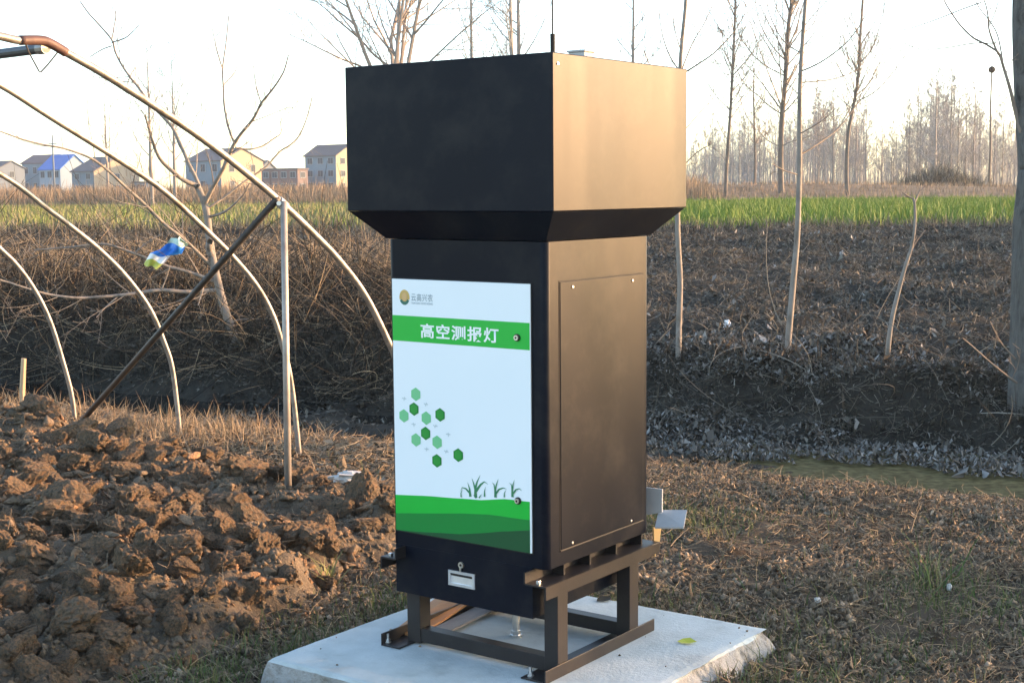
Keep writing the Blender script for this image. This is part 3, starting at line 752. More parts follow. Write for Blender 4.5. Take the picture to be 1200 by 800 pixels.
# yellow leaf and dark debris on the slab
def leaf(name, u, v, s, m, label, ang, cat='leaf'):
    x, y, _ = cab(u, v, 2, .002); b = MB()
    c, s_ = math.cos(ang), math.sin(ang)
    out = []
    for a, w_, z in ((-1, 0, .002), (-.5, .5, .008), (.2, .6, .012), (1, .05, .006), (.3, -.55, .004), (-.45, -.45, .002), (0, 0, .001)): out.append(((a * c - w_ * s_) * s, (a * s_ + w_ * c) * s, z))
    b.add(out, [(6, 0, 5), (6, 5, 4), (6, 4, 3), (6, 3, 2), (6, 2, 1), (6, 1, 0)])
    o = b.build(name, m); o.location = cabw(x, y, .002); o.rotation_euler = (0, 0, -YAW); return tag(o, label, cat)
leaf('fallen_leaf', 805, 752.5, .034, M['leafy'], 'yellow green fallen leaf lying on the bare right part of the slab', .3)
leaf('dry_leaf', 708, 703, .035, M['brush'], 'dark curled dry leaf on the slab seen between the legs', 1.2)

# ------------------------------------------------------------------ tunnel frame
LD = np.array([-.795, .606, 0]); HD = np.array([-.606, -.795, 0])      # along the foot line / across the tunnel
def crom(P, n=6):
    P = [np.array(p, float) for p in P]; out = []
    for i in range(len(P) - 1):
        a, b_, c, d = P[max(i - 1, 0)], P[i], P[i + 1], P[min(i + 2, len(P) - 1)]
        for k in range(n):
            t = k / n
            out.append(.5 * (2 * b_ + (c - a) * t + (2 * a - 5 * b_ + 4 * c - d) * t * t + (3 * b_ - a - 3 * c + d) * t ** 3))
    return out + [P[-1]]
tf0 = np.array([-.41, 7.95, 0.0])
tunnel = empty('tunnel_frame', tuple(tf0), 0, 'bare tunnel greenhouse frame of bent pale steel pipes standing over the dug soil', 'greenhouse frame')
HOOPS = [([(514, 563), (480, 460), (455, 400), (428, 346), (400, 308), (372, 278), (329, 237), (280, 196), (236, 162), (180, 124), (120, 86), (74, 60), (60, 51.5), (48, 47.5), (22, 47.5)], .0172),
         ([(352, 537), (345, 477), (339, 436), (332, 408), (320, 370), (301, 335), (273, 301), (241, 269), (192, 224), (140, 188), (60, 138), (0, 100)], .016),
         ([(212, 513), (203, 438), (192, 400), (175, 361), (147, 323), (115, 291), (75, 259), (56, 245), (23, 219), (0, 204)], .016),
         ([(89, 497), (84, 463), (73, 421), (59, 377), (42, 342), (21, 312), (0, 291)], .016)]
FEET = [tf0, on_z(352, 537, .0), on_z(212, 513, .0), on_z(89, 497, .0)]
SREF = None; hp = []
for (px, r), ft in zip(HOOPS, FEET):
    pts = [on_plane(u, v, ft, np.cross(HD, (0, 0, 1))) for u, v in px]
    pts[0] = np.array([ft[0], ft[1], -.06]) + (pts[0] - ft) * [1, 1, 0]
    sz = [((p - ft) @ HD, p[2]) for p in pts]
    if SREF is None:
        SREF = list(sz); APEX = sz[-1][0] + .12
    else:                                     # carry on to the ridge with the shape of the first hoop
        s_end, z_end = sz[-1]
        zr = np.interp(s_end, [a for a, _ in SREF], [z for _, z in SREF])
        sz += [(a, z + (z_end - zr) * max(0, 1 - (a - s_end) / 1.2)) for a, z in SREF if a > s_end + .12]
    s_a = APEX
    half = sz + [(s_a, sz[-1][1] + .012)]
    full = half + [(2 * s_a - a, z) for a, z in reversed(sz)]
    P = [ft + HD * a + np.array([0, 0, z]) for a, z in full]
    P = crom(P, 5)
    hp.append(P)
    b = MB(); b.tube([p - tf0 for p in P], r, 10); h = b.build('hoop', M['pipe'], tunnel, smooth=True)
# red-brown sleeve at the ridge of the nearest hoop
P1 = on_plane(77, 61.5, tf0, np.cross(HD, (0, 0, 1))); P2 = on_plane(60, 51.5, tf0, np.cross(HD, (0, 0, 1))); P3 = on_plane(48, 47.5, tf0, np.cross(HD, (0, 0, 1))); P4 = on_plane(23, 47.5, tf0, np.cross(HD, (0, 0, 1)))
b = MB(); b.tube([p - tf0 for p in crom([P1, P2, P3, P4], 4)], .0205, 10); b.build('ridge_sleeve', M['sleeve'], tunnel, smooth=True)
pr = on_plane(54, 56.5, tf0 , np.cross(HD, (0, 0, 1))); b = MB(); b.tube([pr - tf0, pr - tf0 + LD * 1.15 + [0, 0, -.012]], .021, 12); b.tube([pr - tf0 - LD * .0, pr - tf0 + LD * .05], .024, 12, 1)
b.build('ridge_pipe', [M['dkpipe'], M['pipe']], tunnel, smooth=False)
b = MB(); b.tube([on_plane(u, v, tf0, np.cross(HD, (0, 0, 1))) - tf0 for u, v in ((28, 46), (33, 60), (40, 73), (46, 84), (48, 84.5), (56, 76), (68, 61), (71, 56))], .0032, 6); b.build('wire_tie', M['brace'], tunnel)
jt = on_plane(329, 238, tf0, np.cross(HD, (0, 0, 1)))
pb = on_y(338, 585, jt[1])
b = MB(); b.tube([np.array([pb[0] + .002, jt[1] - .03, pb[2] - .15]) - tf0, jt - tf0 + [.02, -.035, .01]], [.0185, .0165], 9); b.build('post', M['post'], tunnel, smooth=True)
ft4 = FEET[3]
b = MB(); b.tube([jt - tf0 + np.array([-.01, -.045, .02]), np.array([ft4[0], ft4[1] - .05, ft4[2] - .03]) - tf0], [.0175, .0195], 9); b.build('brace', M['brace'], tunnel, smooth=True)
b = MB(); d = (jt - on_plane(318, 228, tf0, np.cross(HD, (0, 0, 1)))); d = d / np.linalg.norm(d); b.tube([jt - tf0 - d * .02, jt - tf0 + d * .035], .026, 10); b.cyl(jt - tf0 + [0, -.025, 0], (0, -1, 0), .012, .03, 8, 1)
b.build('clamp', [M['card'], M['steel']], tunnel)
# wooden stake
s0 = on_z(27, 490, .0); s1 = on_y(28, 420, s0[1])
b = MB(); b.tube([(0, 0, -.1), (.004, 0, .2), (s1[0] - s0[0], 0, s1[2] - s0[2])], [.021, .021, .019], 7)
o = b.build('wooden_stake', M['wood'], loc=tuple(s0)); tag(o, 'short pale wooden stake standing in dry grass at the left edge', 'stake')

# ------------------------------------------------------------------ trees
def grow(mb, p, d, ln, r, lvl, rnd, up=.25, wob=.12, kids=(5, 4, 3), shrink=.5, sides=(5, 4, 3, 3), rmin=.0025, start=.25):
    n = 5 if lvl < 2 else 3
    pts, rad, dirs = [p.copy()], [r], [d.copy()]
    for i in range(n):
        d = (d + Vector((rnd.gauss(0, wob), rnd.gauss(0, wob), rnd.gauss(0, wob) + up * (1.0 / n)))).normalized()
        p = p + d * (ln / n)
        pts.append(p.copy()); rad.append(max(r * (1 - .78 * (i + 1) / n), rmin)); dirs.append(d.copy())
    mb.tube(pts, rad, sides[min(lvl, len(sides) - 1)], cap=False)
    if lvl >= len(kids): return
    for k in range(kids[lvl]):
        t = start + (1 - start) * (k + rnd.random()) / kids[lvl]
        f = t * n; i = min(int(f), n - 1); q = pts[i].lerp(pts[i + 1], f - i); dd = dirs[min(i + 1, n)]
        a = dd.orthogonal().normalized(); a.rotate(Matrix.Rotation(rnd.uniform(0, 6.283), 3, dd))
        nd = (dd * rnd.uniform(.55, .9) + a * rnd.uniform(.5, .85)).normalized()
        grow(mb, q, nd, ln * shrink * (1.15 - .6 * t) * rnd.uniform(.7, 1.25), max(rad[i] * .55, rmin), lvl + 1, rnd, up, wob, kids, shrink, sides, rmin, .2)
def poplar(seed, H, r0, nb=26, spread=.3, rmin=.006, lean=.0, kids=(7, 4), first=.22):
    rnd = random.Random(seed); tr, cr_ = MB(), MB()
    pts, rad = [], []
    x = y = 0.0; N_ = 12
    for i in range(N_ + 1):
        t = i / N_
        pts.append(Vector((x, y, t * H - .3 * (i == 0)))); rad.append(max(r0 * (1 - t) ** .85, rmin))
        x += rnd.gauss(lean, .012) * H / N_; y += rnd.gauss(0, .012) * H / N_
    tr.tube(pts, rad, 7, cap=False)
    for k in range(nb):
        t = first + (1 - first) * (k + rnd.random()) / nb
        f = t * N_; i = min(int(f), N_ - 1); q = pts[i].lerp(pts[i + 1], f - i)
        a = rnd.uniform(0, 6.283); e = rnd.uniform(.45, .95)
        d = Vector((math.cos(a) * math.cos(e), math.sin(a) * math.cos(e), math.sin(e)))
        ln = H * spread * (1.12 - t) * rnd.uniform(.6, 1.25)
        grow(cr_, q, d, ln, max(rad[i] * .38, rmin), 0, rnd, .5, .07, kids, .5, (4, 3, 3), rmin)
    return tr, cr_
def broad(seed, H, r0, rmin=.007):
    rnd = random.Random(seed); tr, cr_ = MB(), MB()
    pts = [Vector((0, 0, -.3)), Vector((.03, 0, H * .08)), Vector((.05, .03, H * .17))]
    tr.tube(pts, [r0, r0 * .85, r0 * .75], 8, cap=False)
    for k in range(6):
        a = k * 1.05 + rnd.uniform(-.3, .3); e = rnd.uniform(1.15, 1.5)
        d = Vector((math.cos(a) * math.cos(e), math.sin(a) * math.cos(e), math.sin(e)))
        grow(cr_, pts[-1] - Vector((0, 0, rnd.uniform(0, H * .05))), d, H * .78 * rnd.uniform(.75, 1.05), r0 * .42, 0, rnd, .15, .10, (9, 6, 5), .46, (6, 4, 3, 3), rmin, .2)
    return tr, cr_
def tree_thing(name, parts, loc, label, m1, m2, group=None, scale=1, rz=0):
    e = empty(name, loc, rz, label, 'tree', group); e.scale = (scale,) * 3
    t, c = parts
    link('trunk', t if isinstance(t, bpy.types.Mesh) else t.mesh('trunk', m1, True), e)
    link('crown', c if isinstance(c, bpy.types.Mesh) else c.mesh('crown', m2, False), e)
    return e
def gz(x, y): return float(ground_z(np.array([x]), np.array([y]))[0])
def base_at(u, y):
    x = (u - 600) / FPX * y
    return (x, y, gz(x, y))

def traced(name, Y0, base, limbs, label, m1, m2, twigs=1.0, seed=1, ntr=1, up=.35, rmin=.002, group=None):
    """a bare tree from limbs measured in the photograph: each limb = (points, width at start, width at end, depth drift in metres)"""
    rnd = random.Random(seed); tr, cr_ = MB(), MB()
    bp = on_y(base[0], base[1], Y0); g = np.array([bp[0], Y0, min(bp[2], gz(bp[0], Y0))])
    placed = []
    for li, (px, w0, w1, dy) in enumerate(limbs):
        y0 = Y0
        if li > 0 and placed:
            u, v = px[0]; k = min(placed, key=lambda a: (a[0] - u) ** 2 + (a[1] - v) ** 2); y0 = k[2]
        sm = crom([np.array([u, v, 0.0]) for u, v in px], 4)
        L_ = np.cumsum([0] + [np.hypot(*(sm[i + 1] - sm[i])[:2]) for i in range(len(sm) - 1)]); L_ = L_ / max(L_[-1], 1)
        P, rr = [], []
        for q, t in zip(sm, L_):
            y = y0 + dy * t + (rnd.gauss(0, .01) if 0 < t < 1 else 0)
            P.append(Vector(on_y(q[0], q[1], y) - g)); rr.append(max((w0 + (w1 - w0) * t) * .5 * y / FPX, rmin))
            placed.append((q[0], q[1], y))
        if li == 0: P[0] = P[0] + Vector((0, 0, -.15)) if P[0].z < .4 else P[0]
        (tr if li < ntr else cr_).tube(P, rr, 8 if li < ntr else 5, cap=False)
        nt_ = int(twigs * (L_[-1] and len(P)) * .45) if li >= ntr or twigs > 1.5 else 0
        for k in range(nt_):
            i = rnd.randrange(max(1, int(len(P) * (.35 if li < ntr else .05))), len(P)) if len(P) > 2 else 1
            d = (P[i] - P[i - 1]).normalized(); a = d.orthogonal().normalized(); a.rotate(Matrix.Rotation(rnd.uniform(0, 6.283), 3, d))
            nd = (d * rnd.uniform(.4, .9) + a * rnd.uniform(.4, .8) + Vector((0, 0, .15))).normalized()
            ll = (P[-1] - P[0]).length * rnd.uniform(.12, .38)
            grow(cr_, P[i], nd, ll, max(rr[i] * .4, rmin), 1, rnd, up, .08, (0, 3, 3), .55, (4, 3, 3), rmin * .8)
    e = empty(name, tuple(g), 0, label, 'tree', group)
    link('trunk', tr.mesh('trunk', m1, True), e)
    if cr_.v: link('crown', cr_.mesh('crown', m2, True), e)
    return e, g

lt, ltg = traced('bare_tree', 13.6, (279, 408), [
    ([(279, 408), (271, 385), (262, 358), (255, 330), (249, 302), (245, 275), (243, 255), (239, 236), (231, 218)], 11, 8, .1),
    ([(248, 300), (245, 290), (246, 283)], 9, 8, -.1),
    ([(231, 218), (215, 211), (200, 199), (189, 188), (182, 175), (176, 155), (170, 135)], 6, 2.5, -.5),
    ([(236, 226), (229, 208), (220, 190), (211, 168), (202, 150), (190, 136), (176, 122), (164, 105), (152, 90), (143, 77), (135, 61), (131, 47), (115, 28), (104, 16), (94, 2)], 5, 1.6, .9),
    ([(131, 47), (134, 30), (136, 14)], 1.8, 1, .2), ([(131, 50), (148, 44), (163, 30)], 1.8, 1, -.3), ([(131, 54), (120, 58), (105, 67)], 1.6, 1, .3),
    ([(172, 119), (160, 110), (150, 100), (153, 88), (158, 80)], 1.6, .9, .3),
    ([(240, 238), (248, 222), (258, 204), (266, 188), (273, 171), (283, 156), (294, 143), (301, 132), (306, 121), (316, 109), (325, 97), (333, 83), (338, 65)], 6, 1.5, -.8),
    ([(306, 121), (300, 100), (297, 77)], 1.8, 1, .2), ([(316, 109), (319, 95), (320, 88)], 1.4, .9, .2),
    ([(275, 168), (268, 150), (263, 125), (262, 104), (261, 80), (265, 50), (268, 19)], 3, 1.3, .5), ([(261, 82), (254, 58), (248, 30)], 1.7, 1, -.3), ([(262, 100), (275, 85), (280, 68)], 1.5, .9, .3),
    ([(276, 173), (292, 175), (308, 171), (320, 163), (329, 156), (329, 145), (330, 138)], 2.4, 1.1, .4),
    ([(243, 244), (262, 232), (285, 214), (311, 196), (322, 184), (330, 176), (340, 170), (350, 160), (359, 140), (366, 114)], 3, 1.3, .6),
    ([(247, 254), (262, 249), (273, 241), (282, 232), (287, 226), (292, 215)], 3.6, 1.4, -.4),
    ([(246, 310), (228, 292), (210, 276), (198, 267), (189, 259), (178, 248), (168, 238), (150, 222), (133, 206), (119, 194), (105, 185), (87, 178), (70, 173), (52, 170), (25, 163), (-5, 152)], 5, 1.8, -1.4),
    ([(255, 340), (236, 341), (217, 342), (189, 340), (165, 343), (140, 346), (98, 349), (70, 347), (45, 342), (7, 330), (-12, 325)], 5.5, 2, -.9),
    ([(252, 330), (234, 323), (215, 317), (196, 312), (176, 304), (157, 297), (138, 290), (119, 286), (80, 290), (40, 293)], 4.5, 1.8, -.6),
    ([(246, 322), (240, 330), (236, 345), (232, 358)], 3, 1.5, -.3),
    ([(280, 407), (301, 396), (325, 391), (352, 380)], 8, 4, .3), ([(268, 378), (285, 374), (320, 374)], 2.6, 1.4, .2), ([(276, 402), (262, 408), (240, 420), (228, 440)], 4, 2, -.3),
    ([(140, 346), (128, 356), (118, 366), (113, 372)], 2, 1.2, -.2), ([(189, 340), (195, 325), (199, 312)], 2, 1.2, 0), ([(157, 297), (172, 285), (190, 274)], 1.8, 1.2, 0),
], 'crooked bare tree with leaning trunk and long low branches before the dark bank', M['bark'], M['bark'], .55, 5)

# blue plastic bag caught on its branches
bx0 = on_y(170, 316, 13.0)
def bag():
    rows = [(168.5, 309.5, 183, 315, 'lime'), (171.5, 303, 192, 308.5, 'lime'), (176, 298, 200, 301, 'white'), (188, 291.5, 213, 296, 'blue'), (195, 285, 217, 289, 'blue'), (200, 280.5, 221, 287.5, 'mint'), (207, 278, 213, 279.5, 'mint')]
    b = MB(); n = 8; th = .012; mats = ['lime', 'white', 'blue', 'mint']
    V = []
    for i, (u0, v0, u1, v1, m) in enumerate(rows):
        for k in range(n + 1):
            t = k / n; yb = 12.95 + .05 * math.sin(i * 1.9 + t * 5) + .03 * math.cos(t * 9 + i) - .03 * math.sin(t * math.pi)
            p = on_y(u0 + (u1 - u0) * t, v0 + (v1 - v0) * t + 1.6 * math.sin(t * 7 + i * 2.2), yb); V.append(p - bx0)
    m_ = len(rows) * (n + 1)
    V += [p + np.array([0, .006, 0]) for p in V[:m_]]
    fs, mi_ = [], []
    for i in range(len(rows) - 1):
        for k in range(n):
            a = i * (n + 1) + k
            mm = mats.index(rows[min(i + 1, len(rows) - 1)][4]) if i else 0
            fs += [(a, a + 1, a + n + 2, a + n + 1), (m_ + a, m_ + a + n + 1, m_ + a + n + 2, m_ + a + 1)]; mi_ += [mm, mm]
        for a, c in ((i * (n + 1), 0), (i * (n + 1) + n, 1)):
            fs.append((a, a + n + 1, m_ + a + n + 1, m_ + a)); mi_.append(mm)
    b.v = [tuple(map(float, p)) for p in V]; b.f = fs; b.m = mi_
    o = b.build('plastic_bag', [M[k] for k in mats], smooth=True, loc=tuple(bx0)); tag(o, 'crumpled blue white and yellow green plastic bag caught in the bare tree', 'bag')
bag()

# saplings on the far bank
traced('young_tree', 11.3, (923, 405), [(p_, a_ * .84, c_ * .9, d_) for p_, a_, c_, d_ in [
    ([(923, 405), (927, 360), (931, 315), (934, 280), (936, 230), (937, 182), (937, 130), (938, 87), (941, 40), (944, 0), (947, -60), (951, -170)], 9.5, 3, .15),
    ([(936, 182), (955, 171), (983, 150), (1004, 122), (1012, 104)], 2.6, 1, .5), ([(937, 157), (955, 147), (968, 138), (978, 128)], 2, 1, -.4),
    ([(938, 84), (962, 73), (990, 52), (1009, 28), (1020, 4)], 2.4, 1, -.4), ([(937, 97), (976, 93), (1004, 82), (1012, 70)], 2, 1, .3), ([(938, 62), (918, 48), (903, 20), (896, -10)], 2, 1, .4),
    ([(937, 112), (925, 100), (915, 95)], 1.6, .9, .2), ([(940, 40), (955, 25), (962, -10)], 1.7, 1, .3), ([(936, 205), (920, 200), (905, 192)], 1.6, .9, -.3),
]], 'tall thin sapling with pale lower stem on the dark bank right of the cabinet', M['bark'], M['twig'], .5, 21)
traced('young_tree', 11.6, (795, 404), [(p_, a_ * .84, c_ * .9, d_) for p_, a_, c_, d_ in [
    ([(795, 404), (796, 370), (797, 330), (795, 290), (794, 255), (795, 200), (796, 140), (797, 80), (800, 40), (804, -5), (808, -110)], 8.5, 3.5, .1),
    ([(799, 82), (811, 52), (824, 30), (836, 5)], 2.2, 1, .3), ([(798, 88), (814, 78), (836, 63), (852, 47), (862, 35), (874, 14)], 2.6, 1.1, -.4), ([(797, 84), (785, 66), (776, 40), (772, 10)], 2.2, 1, .3),
    ([(798, 60), (792, 40), (788, 15)], 1.6, 1, -.2), ([(796, 160), (822, 130), (834, 118)], 1.8, 1, .3), ([(796, 200), (815, 180), (832, 170)], 1.8, 1, -.3), ([(795, 120), (770, 95), (755, 60)], 2, 1, .2),
]], 'slender sapling rising just behind the right edge of the black hood', M['bark'], M['twig'], .8, 22)
traced('young_tree', 11.0, (1040, 417), [
    ([(1040, 417), (1042, 395), (1046, 370), (1052, 345), (1060, 315), (1068, 290), (1072, 265), (1072, 240), (1070, 232)], 6.5, 3, .1),
    ([(1070, 233), (1064, 230), (1057, 225)], 2.5, 1.2, .0), ([(1071, 240), (1076, 228), (1080, 215)], 2, 1, .1), ([(1066, 296), (1076, 280), (1084, 270)], 1.6, 1, .1),
], 'short crooked bare stem without crown on the dark bank at right', M['bark'], M['twig'], .25, 23, rmin=.003)
# big trunk at the right edge
traced('roadside_tree', 10.1, (1203, 470), [
    ([(1203, 470), (1204, 430), (1205, 380), (1206, 320), (1207, 266), (1212, 215), (1213, 190), (1211, 154), (1208, 105), (1206, 60), (1205, 20), (1206, -40), (1210, -160), (1216, -300)], 46, 28, .15),
    ([(1206, 200), (1198, 160), (1190, 130), (1184, 105), (1177, 82), (1172, 66), (1168, 60)], 7, 3, -.1),
    ([(1168, 60), (1155, 52), (1141, 45), (1128, 33), (1118, 20), (1108, 4), (1103, -8)], 2.8, 1.4, .2), ([(1170, 64), (1164, 50), (1159, 34), (1158, 20), (1155, 5), (1148, -10)], 2.6, 1.3, -.2),
    ([(1176, 78), (1170, 45), (1162, 28), (1148, 10), (1140, -5)], 2, 1.1, .3), ([(1160, 30), (1166, 15), (1170, 2)], 1.4, .9, .1), ([(1165, 51), (1140, 51), (1110, 56), (1080, 58), (1058, 50)], 1.6, .9, .5),
    ([(1150, 3), (1125, 12), (1100, 22), (1068, 33), (1038, 40)], 1.6, .9, .4), ([(1204, 160), (1216, 110), (1235, 60), (1250, 0)], 8, 3, .3),
    ([(1202, 455), (1180, 440), (1160, 424), (1140, 406), (1128, 396)], 3.4, 1.4, -.5), ([(1200, 430), (1185, 415), (1172, 400), (1160, 376)], 2.4, 1.2, -.4),
], 'thick grey tree trunk at the right edge with thin side branch', M['greybark'], M['twig'], .25, 24)

# trees along the far edge of the field, each measured
for (Y, base, limbs, label, sd) in (
    (64, (916, 238), [([(916, 238), (915, 205), (915, 168), (917, 130), (920, 98), (922, 60), (924, 30), (928, 0), (933, -60), (938, -160)], 9, 3, 0),
        ([(916, 134), (900, 123), (888, 112), (876, 102), (867, 89), (862, 75)], 2.2, 1, 1), ([(918, 88), (902, 80), (888, 70), (876, 56), (867, 42), (862, 20)], 2.2, 1, -1), ([(921, 72), (908, 58), (899, 45), (890, 25), (885, 0)], 2, 1, .8),
        ([(917, 134), (928, 122), (936, 112), (945, 92)], 2.4, 1, -.8), ([(915, 172), (900, 165), (888, 152)], 1.8, 1, .5), ([(922, 55), (934, 35), (938, 10)], 1.8, 1, .7), ([(924, 30), (912, 15), (905, -10)], 1.8, 1, .7), ([(915, 172), (930, 165), (948, 160)], 1.6, 1, -.6)],
     'dark upright bare tree at the far field edge just left of the thin sapling', 31),
    (63, (994, 238), [([(994, 238), (992, 205), (994, 157), (1001, 120), (1006, 87), (1008, 45), (1011, 0), (1015, -80)], 6.5, 2.5, 0),
        ([(1002, 116), (990, 138), (980, 152), (968, 161), (955, 166)], 1.8, 1, 1), ([(1006, 75), (1018, 63), (1025, 50), (1034, 20), (1037, 0)], 2, 1, -1), ([(1003, 112), (1018, 98), (1030, 75), (1036, 60)], 1.9, 1, .8), ([(1001, 120), (1022, 110), (1039, 94), (1050, 80), (1060, 66)], 1.9, 1, -.6), ([(1005, 88), (994, 75), (988, 60)], 1.7, 1, .6)],
     'bare tree at the far field edge with fanned branches, right of the thin sapling', 32),
    (63, (850, 238), [([(850, 238), (851, 205), (853, 171), (856, 130), (858, 90), (859, 70), (861, 30), (862, -10), (864, -90)], 5.5, 2.2, 0),
        ([(853, 165), (844, 150), (838, 135)], 1.5, .9, .6), ([(856, 125), (866, 108), (872, 92)], 1.5, .9, -.6), ([(859, 80), (850, 62), (846, 40)], 1.5, .9, .6), ([(852, 190), (842, 178), (832, 172)], 1.4, .9, .4)],
     'thin bare tree standing near the hood at the far field edge', 33),
    (74, (884, 225), [([(884, 225), (885, 190), (884, 150), (883, 108), (884, 80)], 4.2, 1.5, 0),
        ([(884, 150), (872, 130), (866, 110)], 1.4, .9, .8), ([(884, 135), (893, 118), (898, 100)], 1.4, .9, -.8), ([(884, 170), (896, 158), (904, 150)], 1.3, .9, .6)],
     'shorter bare tree between the two trees beside the hood', 34),
):
    traced('field_edge_tree', Y, base, [(p_, a_ * .78, c_ * .8, d_) for p_, a_, c_, d_ in limbs], label, M['farbark'], M['midtwig'], 3.4, sd, rmin=.0075, group='bare trees along the far field edge')

# the twin stems and single stems seen above the hood, and trees behind the left tree
tree_thing('broad_tree', broad(41, 15.5, .31, .009), base_at(463, 66), 'big spreading bare tree with several stems rising behind the hood', M['farbark'], M['midtwig'])
for (u, Y, H, r, sd, lab) in ((556, 60, 13, .11, 42, 'single thin bare tree above the left half of the hood'), (602, 58, 13.5, .13, 43, 'left one of two close bare trees above the hood'), (610, 61, 13, .15, 44, 'right one of two close bare trees above the hood'),
                              (742, 62, 12.5, .12, 45, 'bare tree seen above the right half of the hood'), (131, 72, 6.2, .07, 46, 'small bare tree with whorled twigs in front of the house with the large sunlit-toned gable'),
                              (182, 60, 7.2, .09, 47, 'upright bare tree behind the leaning tree, left stem'), (209, 63, 6.8, .085, 48, 'upright bare tree behind the leaning tree, right stem')):
    tree_thing('poplar_tree', poplar(sd, H, r, 22, .30 if H > 9 else .42, .008 if H > 9 else .0065, kids=(6, 3) if H > 9 else (4, 3)), base_at(u, Y), lab, M['midtwig'], M['farwood'])

# the far wood: eight shapes copied, each tree its own thing
protos = []
for s in range(8):
    t, c = poplar(60 + s, 10.0, .12, 34, .30, .011, kids=(6, 4), first=.14)
    protos.append((t.mesh('trunk', M['midtwig'], True), c.mesh('crown', M['farwood'])))
rw = random.Random(5)
spots = []
for k in range(88):
    u = rw.uniform(812, 1215); Y = rw.uniform(105, 190)
    top = np.interp(u, [800, 850, 920, 970, 1020, 1050, 1075, 1110, 1160, 1215], [165, 135, 120, 100, 125, 150, 100, 95, 110, 125]) + rw.uniform(-8, 34)
    spots.append((u, Y, (221 - top) * Y / FPX + .6))
for k in range(9):
    spots.append((rw.uniform(1062, 1180), rw.uniform(95, 120), rw.uniform(7.2, 9.0)))
for k, (u, Y, H) in enumerate(spots):
    t, c = protos[k % 8]
    e = tree_thing('wood_tree', (t, c), base_at(u, Y), 'slim bare grey tree in the far wood beyond the field at right', M['farbark'], M['twig'], 'trees of the far wood', H / 10.0, rw.uniform(0, 6.28))
# undergrowth and mist of thin stems in the far wood
rg = np.random.default_rng(21)
n = 5200; y = rg.uniform(110, 240, n); u = rg.uniform(800, 1240, n); x = (u - 600) / FPX * y
P = np.stack([x, y, np.full(n, .95)], 1)
stuff('wood_thicket', blades(P, rg.uniform(2.5, 7.5, n) * np.interp(u, [800, 960, 1020, 1240], [.7, 1.2, .95, 1.2]), .04, rg, .12, .1), M['farwood'], 'dense thin stems and saplings filling the far wood')
# dark bramble mound at the foot of the wood
n = 5200; a = rg.normal(0, 1, n); u = 1100 + a * 34; y = rg.uniform(84, 92, n); x = (u - 600) / FPX * y
hh = np.clip(1.75 * np.exp(-(a / 1.35) ** 2) + .1, .1, 2)
P = np.stack([x, y, .95 + hh * rg.uniform(0, .72, n)], 1)
stuff('bramble_mound', blades(P, .75, .035, rg, .7, .9), M['brush'], 'dark rounded mound of bare brambles at the foot of the far wood')
# thin pole with a dark ball
p = base_at(1157, 100); zt_ = HC + (221 - 89) / FPX * 100
b = MB(); b.tube([(0, 0, -.3), (.05, 0, 3), (-.03, 0, 6), (0, 0, zt_ - p[2] - .2)], [.10, .075, .06, .05], 6)
e = empty('thin_pole', p, 0, 'thin bare pole topped by a dark ball above the far wood', 'pole'); link('stem', b.mesh('stem', M['farbark'], True), e)
bm = bmesh.new(); bmesh.ops.create_icosphere(bm, subdivisions=3, radius=.24)
for v in bm.verts: v.co *= 1 + .08 * mnoise.noise(v.co * 9)
me = bpy.data.meshes.new('ball'); bm.to_mesh(me); bm.free(); me.materials.append(M['black']); link('ball', me, e, (0, 0, zt_ - p[2]))

# ------------------------------------------------------------------ village
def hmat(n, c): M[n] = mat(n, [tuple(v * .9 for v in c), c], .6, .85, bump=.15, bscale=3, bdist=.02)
hmat('wall_blue', (.13, .20, .25)); hmat('wall_white', (.22, .29, .36)); hmat('wall_sunlit', (.36, .285, .19)); hmat('wall_grey', (.125, .155, .19)); hmat('wall_slate', (.11, .165, .205))  # the cream tone has the gables' sunlit yellow put into it
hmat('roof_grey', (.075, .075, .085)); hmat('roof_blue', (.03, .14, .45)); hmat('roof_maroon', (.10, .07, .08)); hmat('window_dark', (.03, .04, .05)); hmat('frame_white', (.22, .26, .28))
def brickmat():
    m, N, L, P = newmat('far_brick'); tc = N.new('ShaderNodeTexCoord'); br = N.new('ShaderNodeTexBrick')
    mp = N.new('ShaderNodeMapping'); mp.inputs['Rotation'].default_value = (R(90), 0, 0); L.new(tc.outputs['Object'], mp.inputs[0]); L.new(mp.outputs[0], br.inputs['Vector'])
    br.inputs['Color1'].default_value = (.13, .075, .07, 1); br.inputs['Color2'].default_value = (.18, .105, .095, 1); br.inputs['Mortar'].default_value = (.17, .14, .13, 1); br.inputs['Scale'].default_value = 2.0
    L.new(br.outputs['Color'], P.inputs['Base Color']); P.inputs['Roughness'].default_value = .9
    return m
M['brick'] = brickmat()
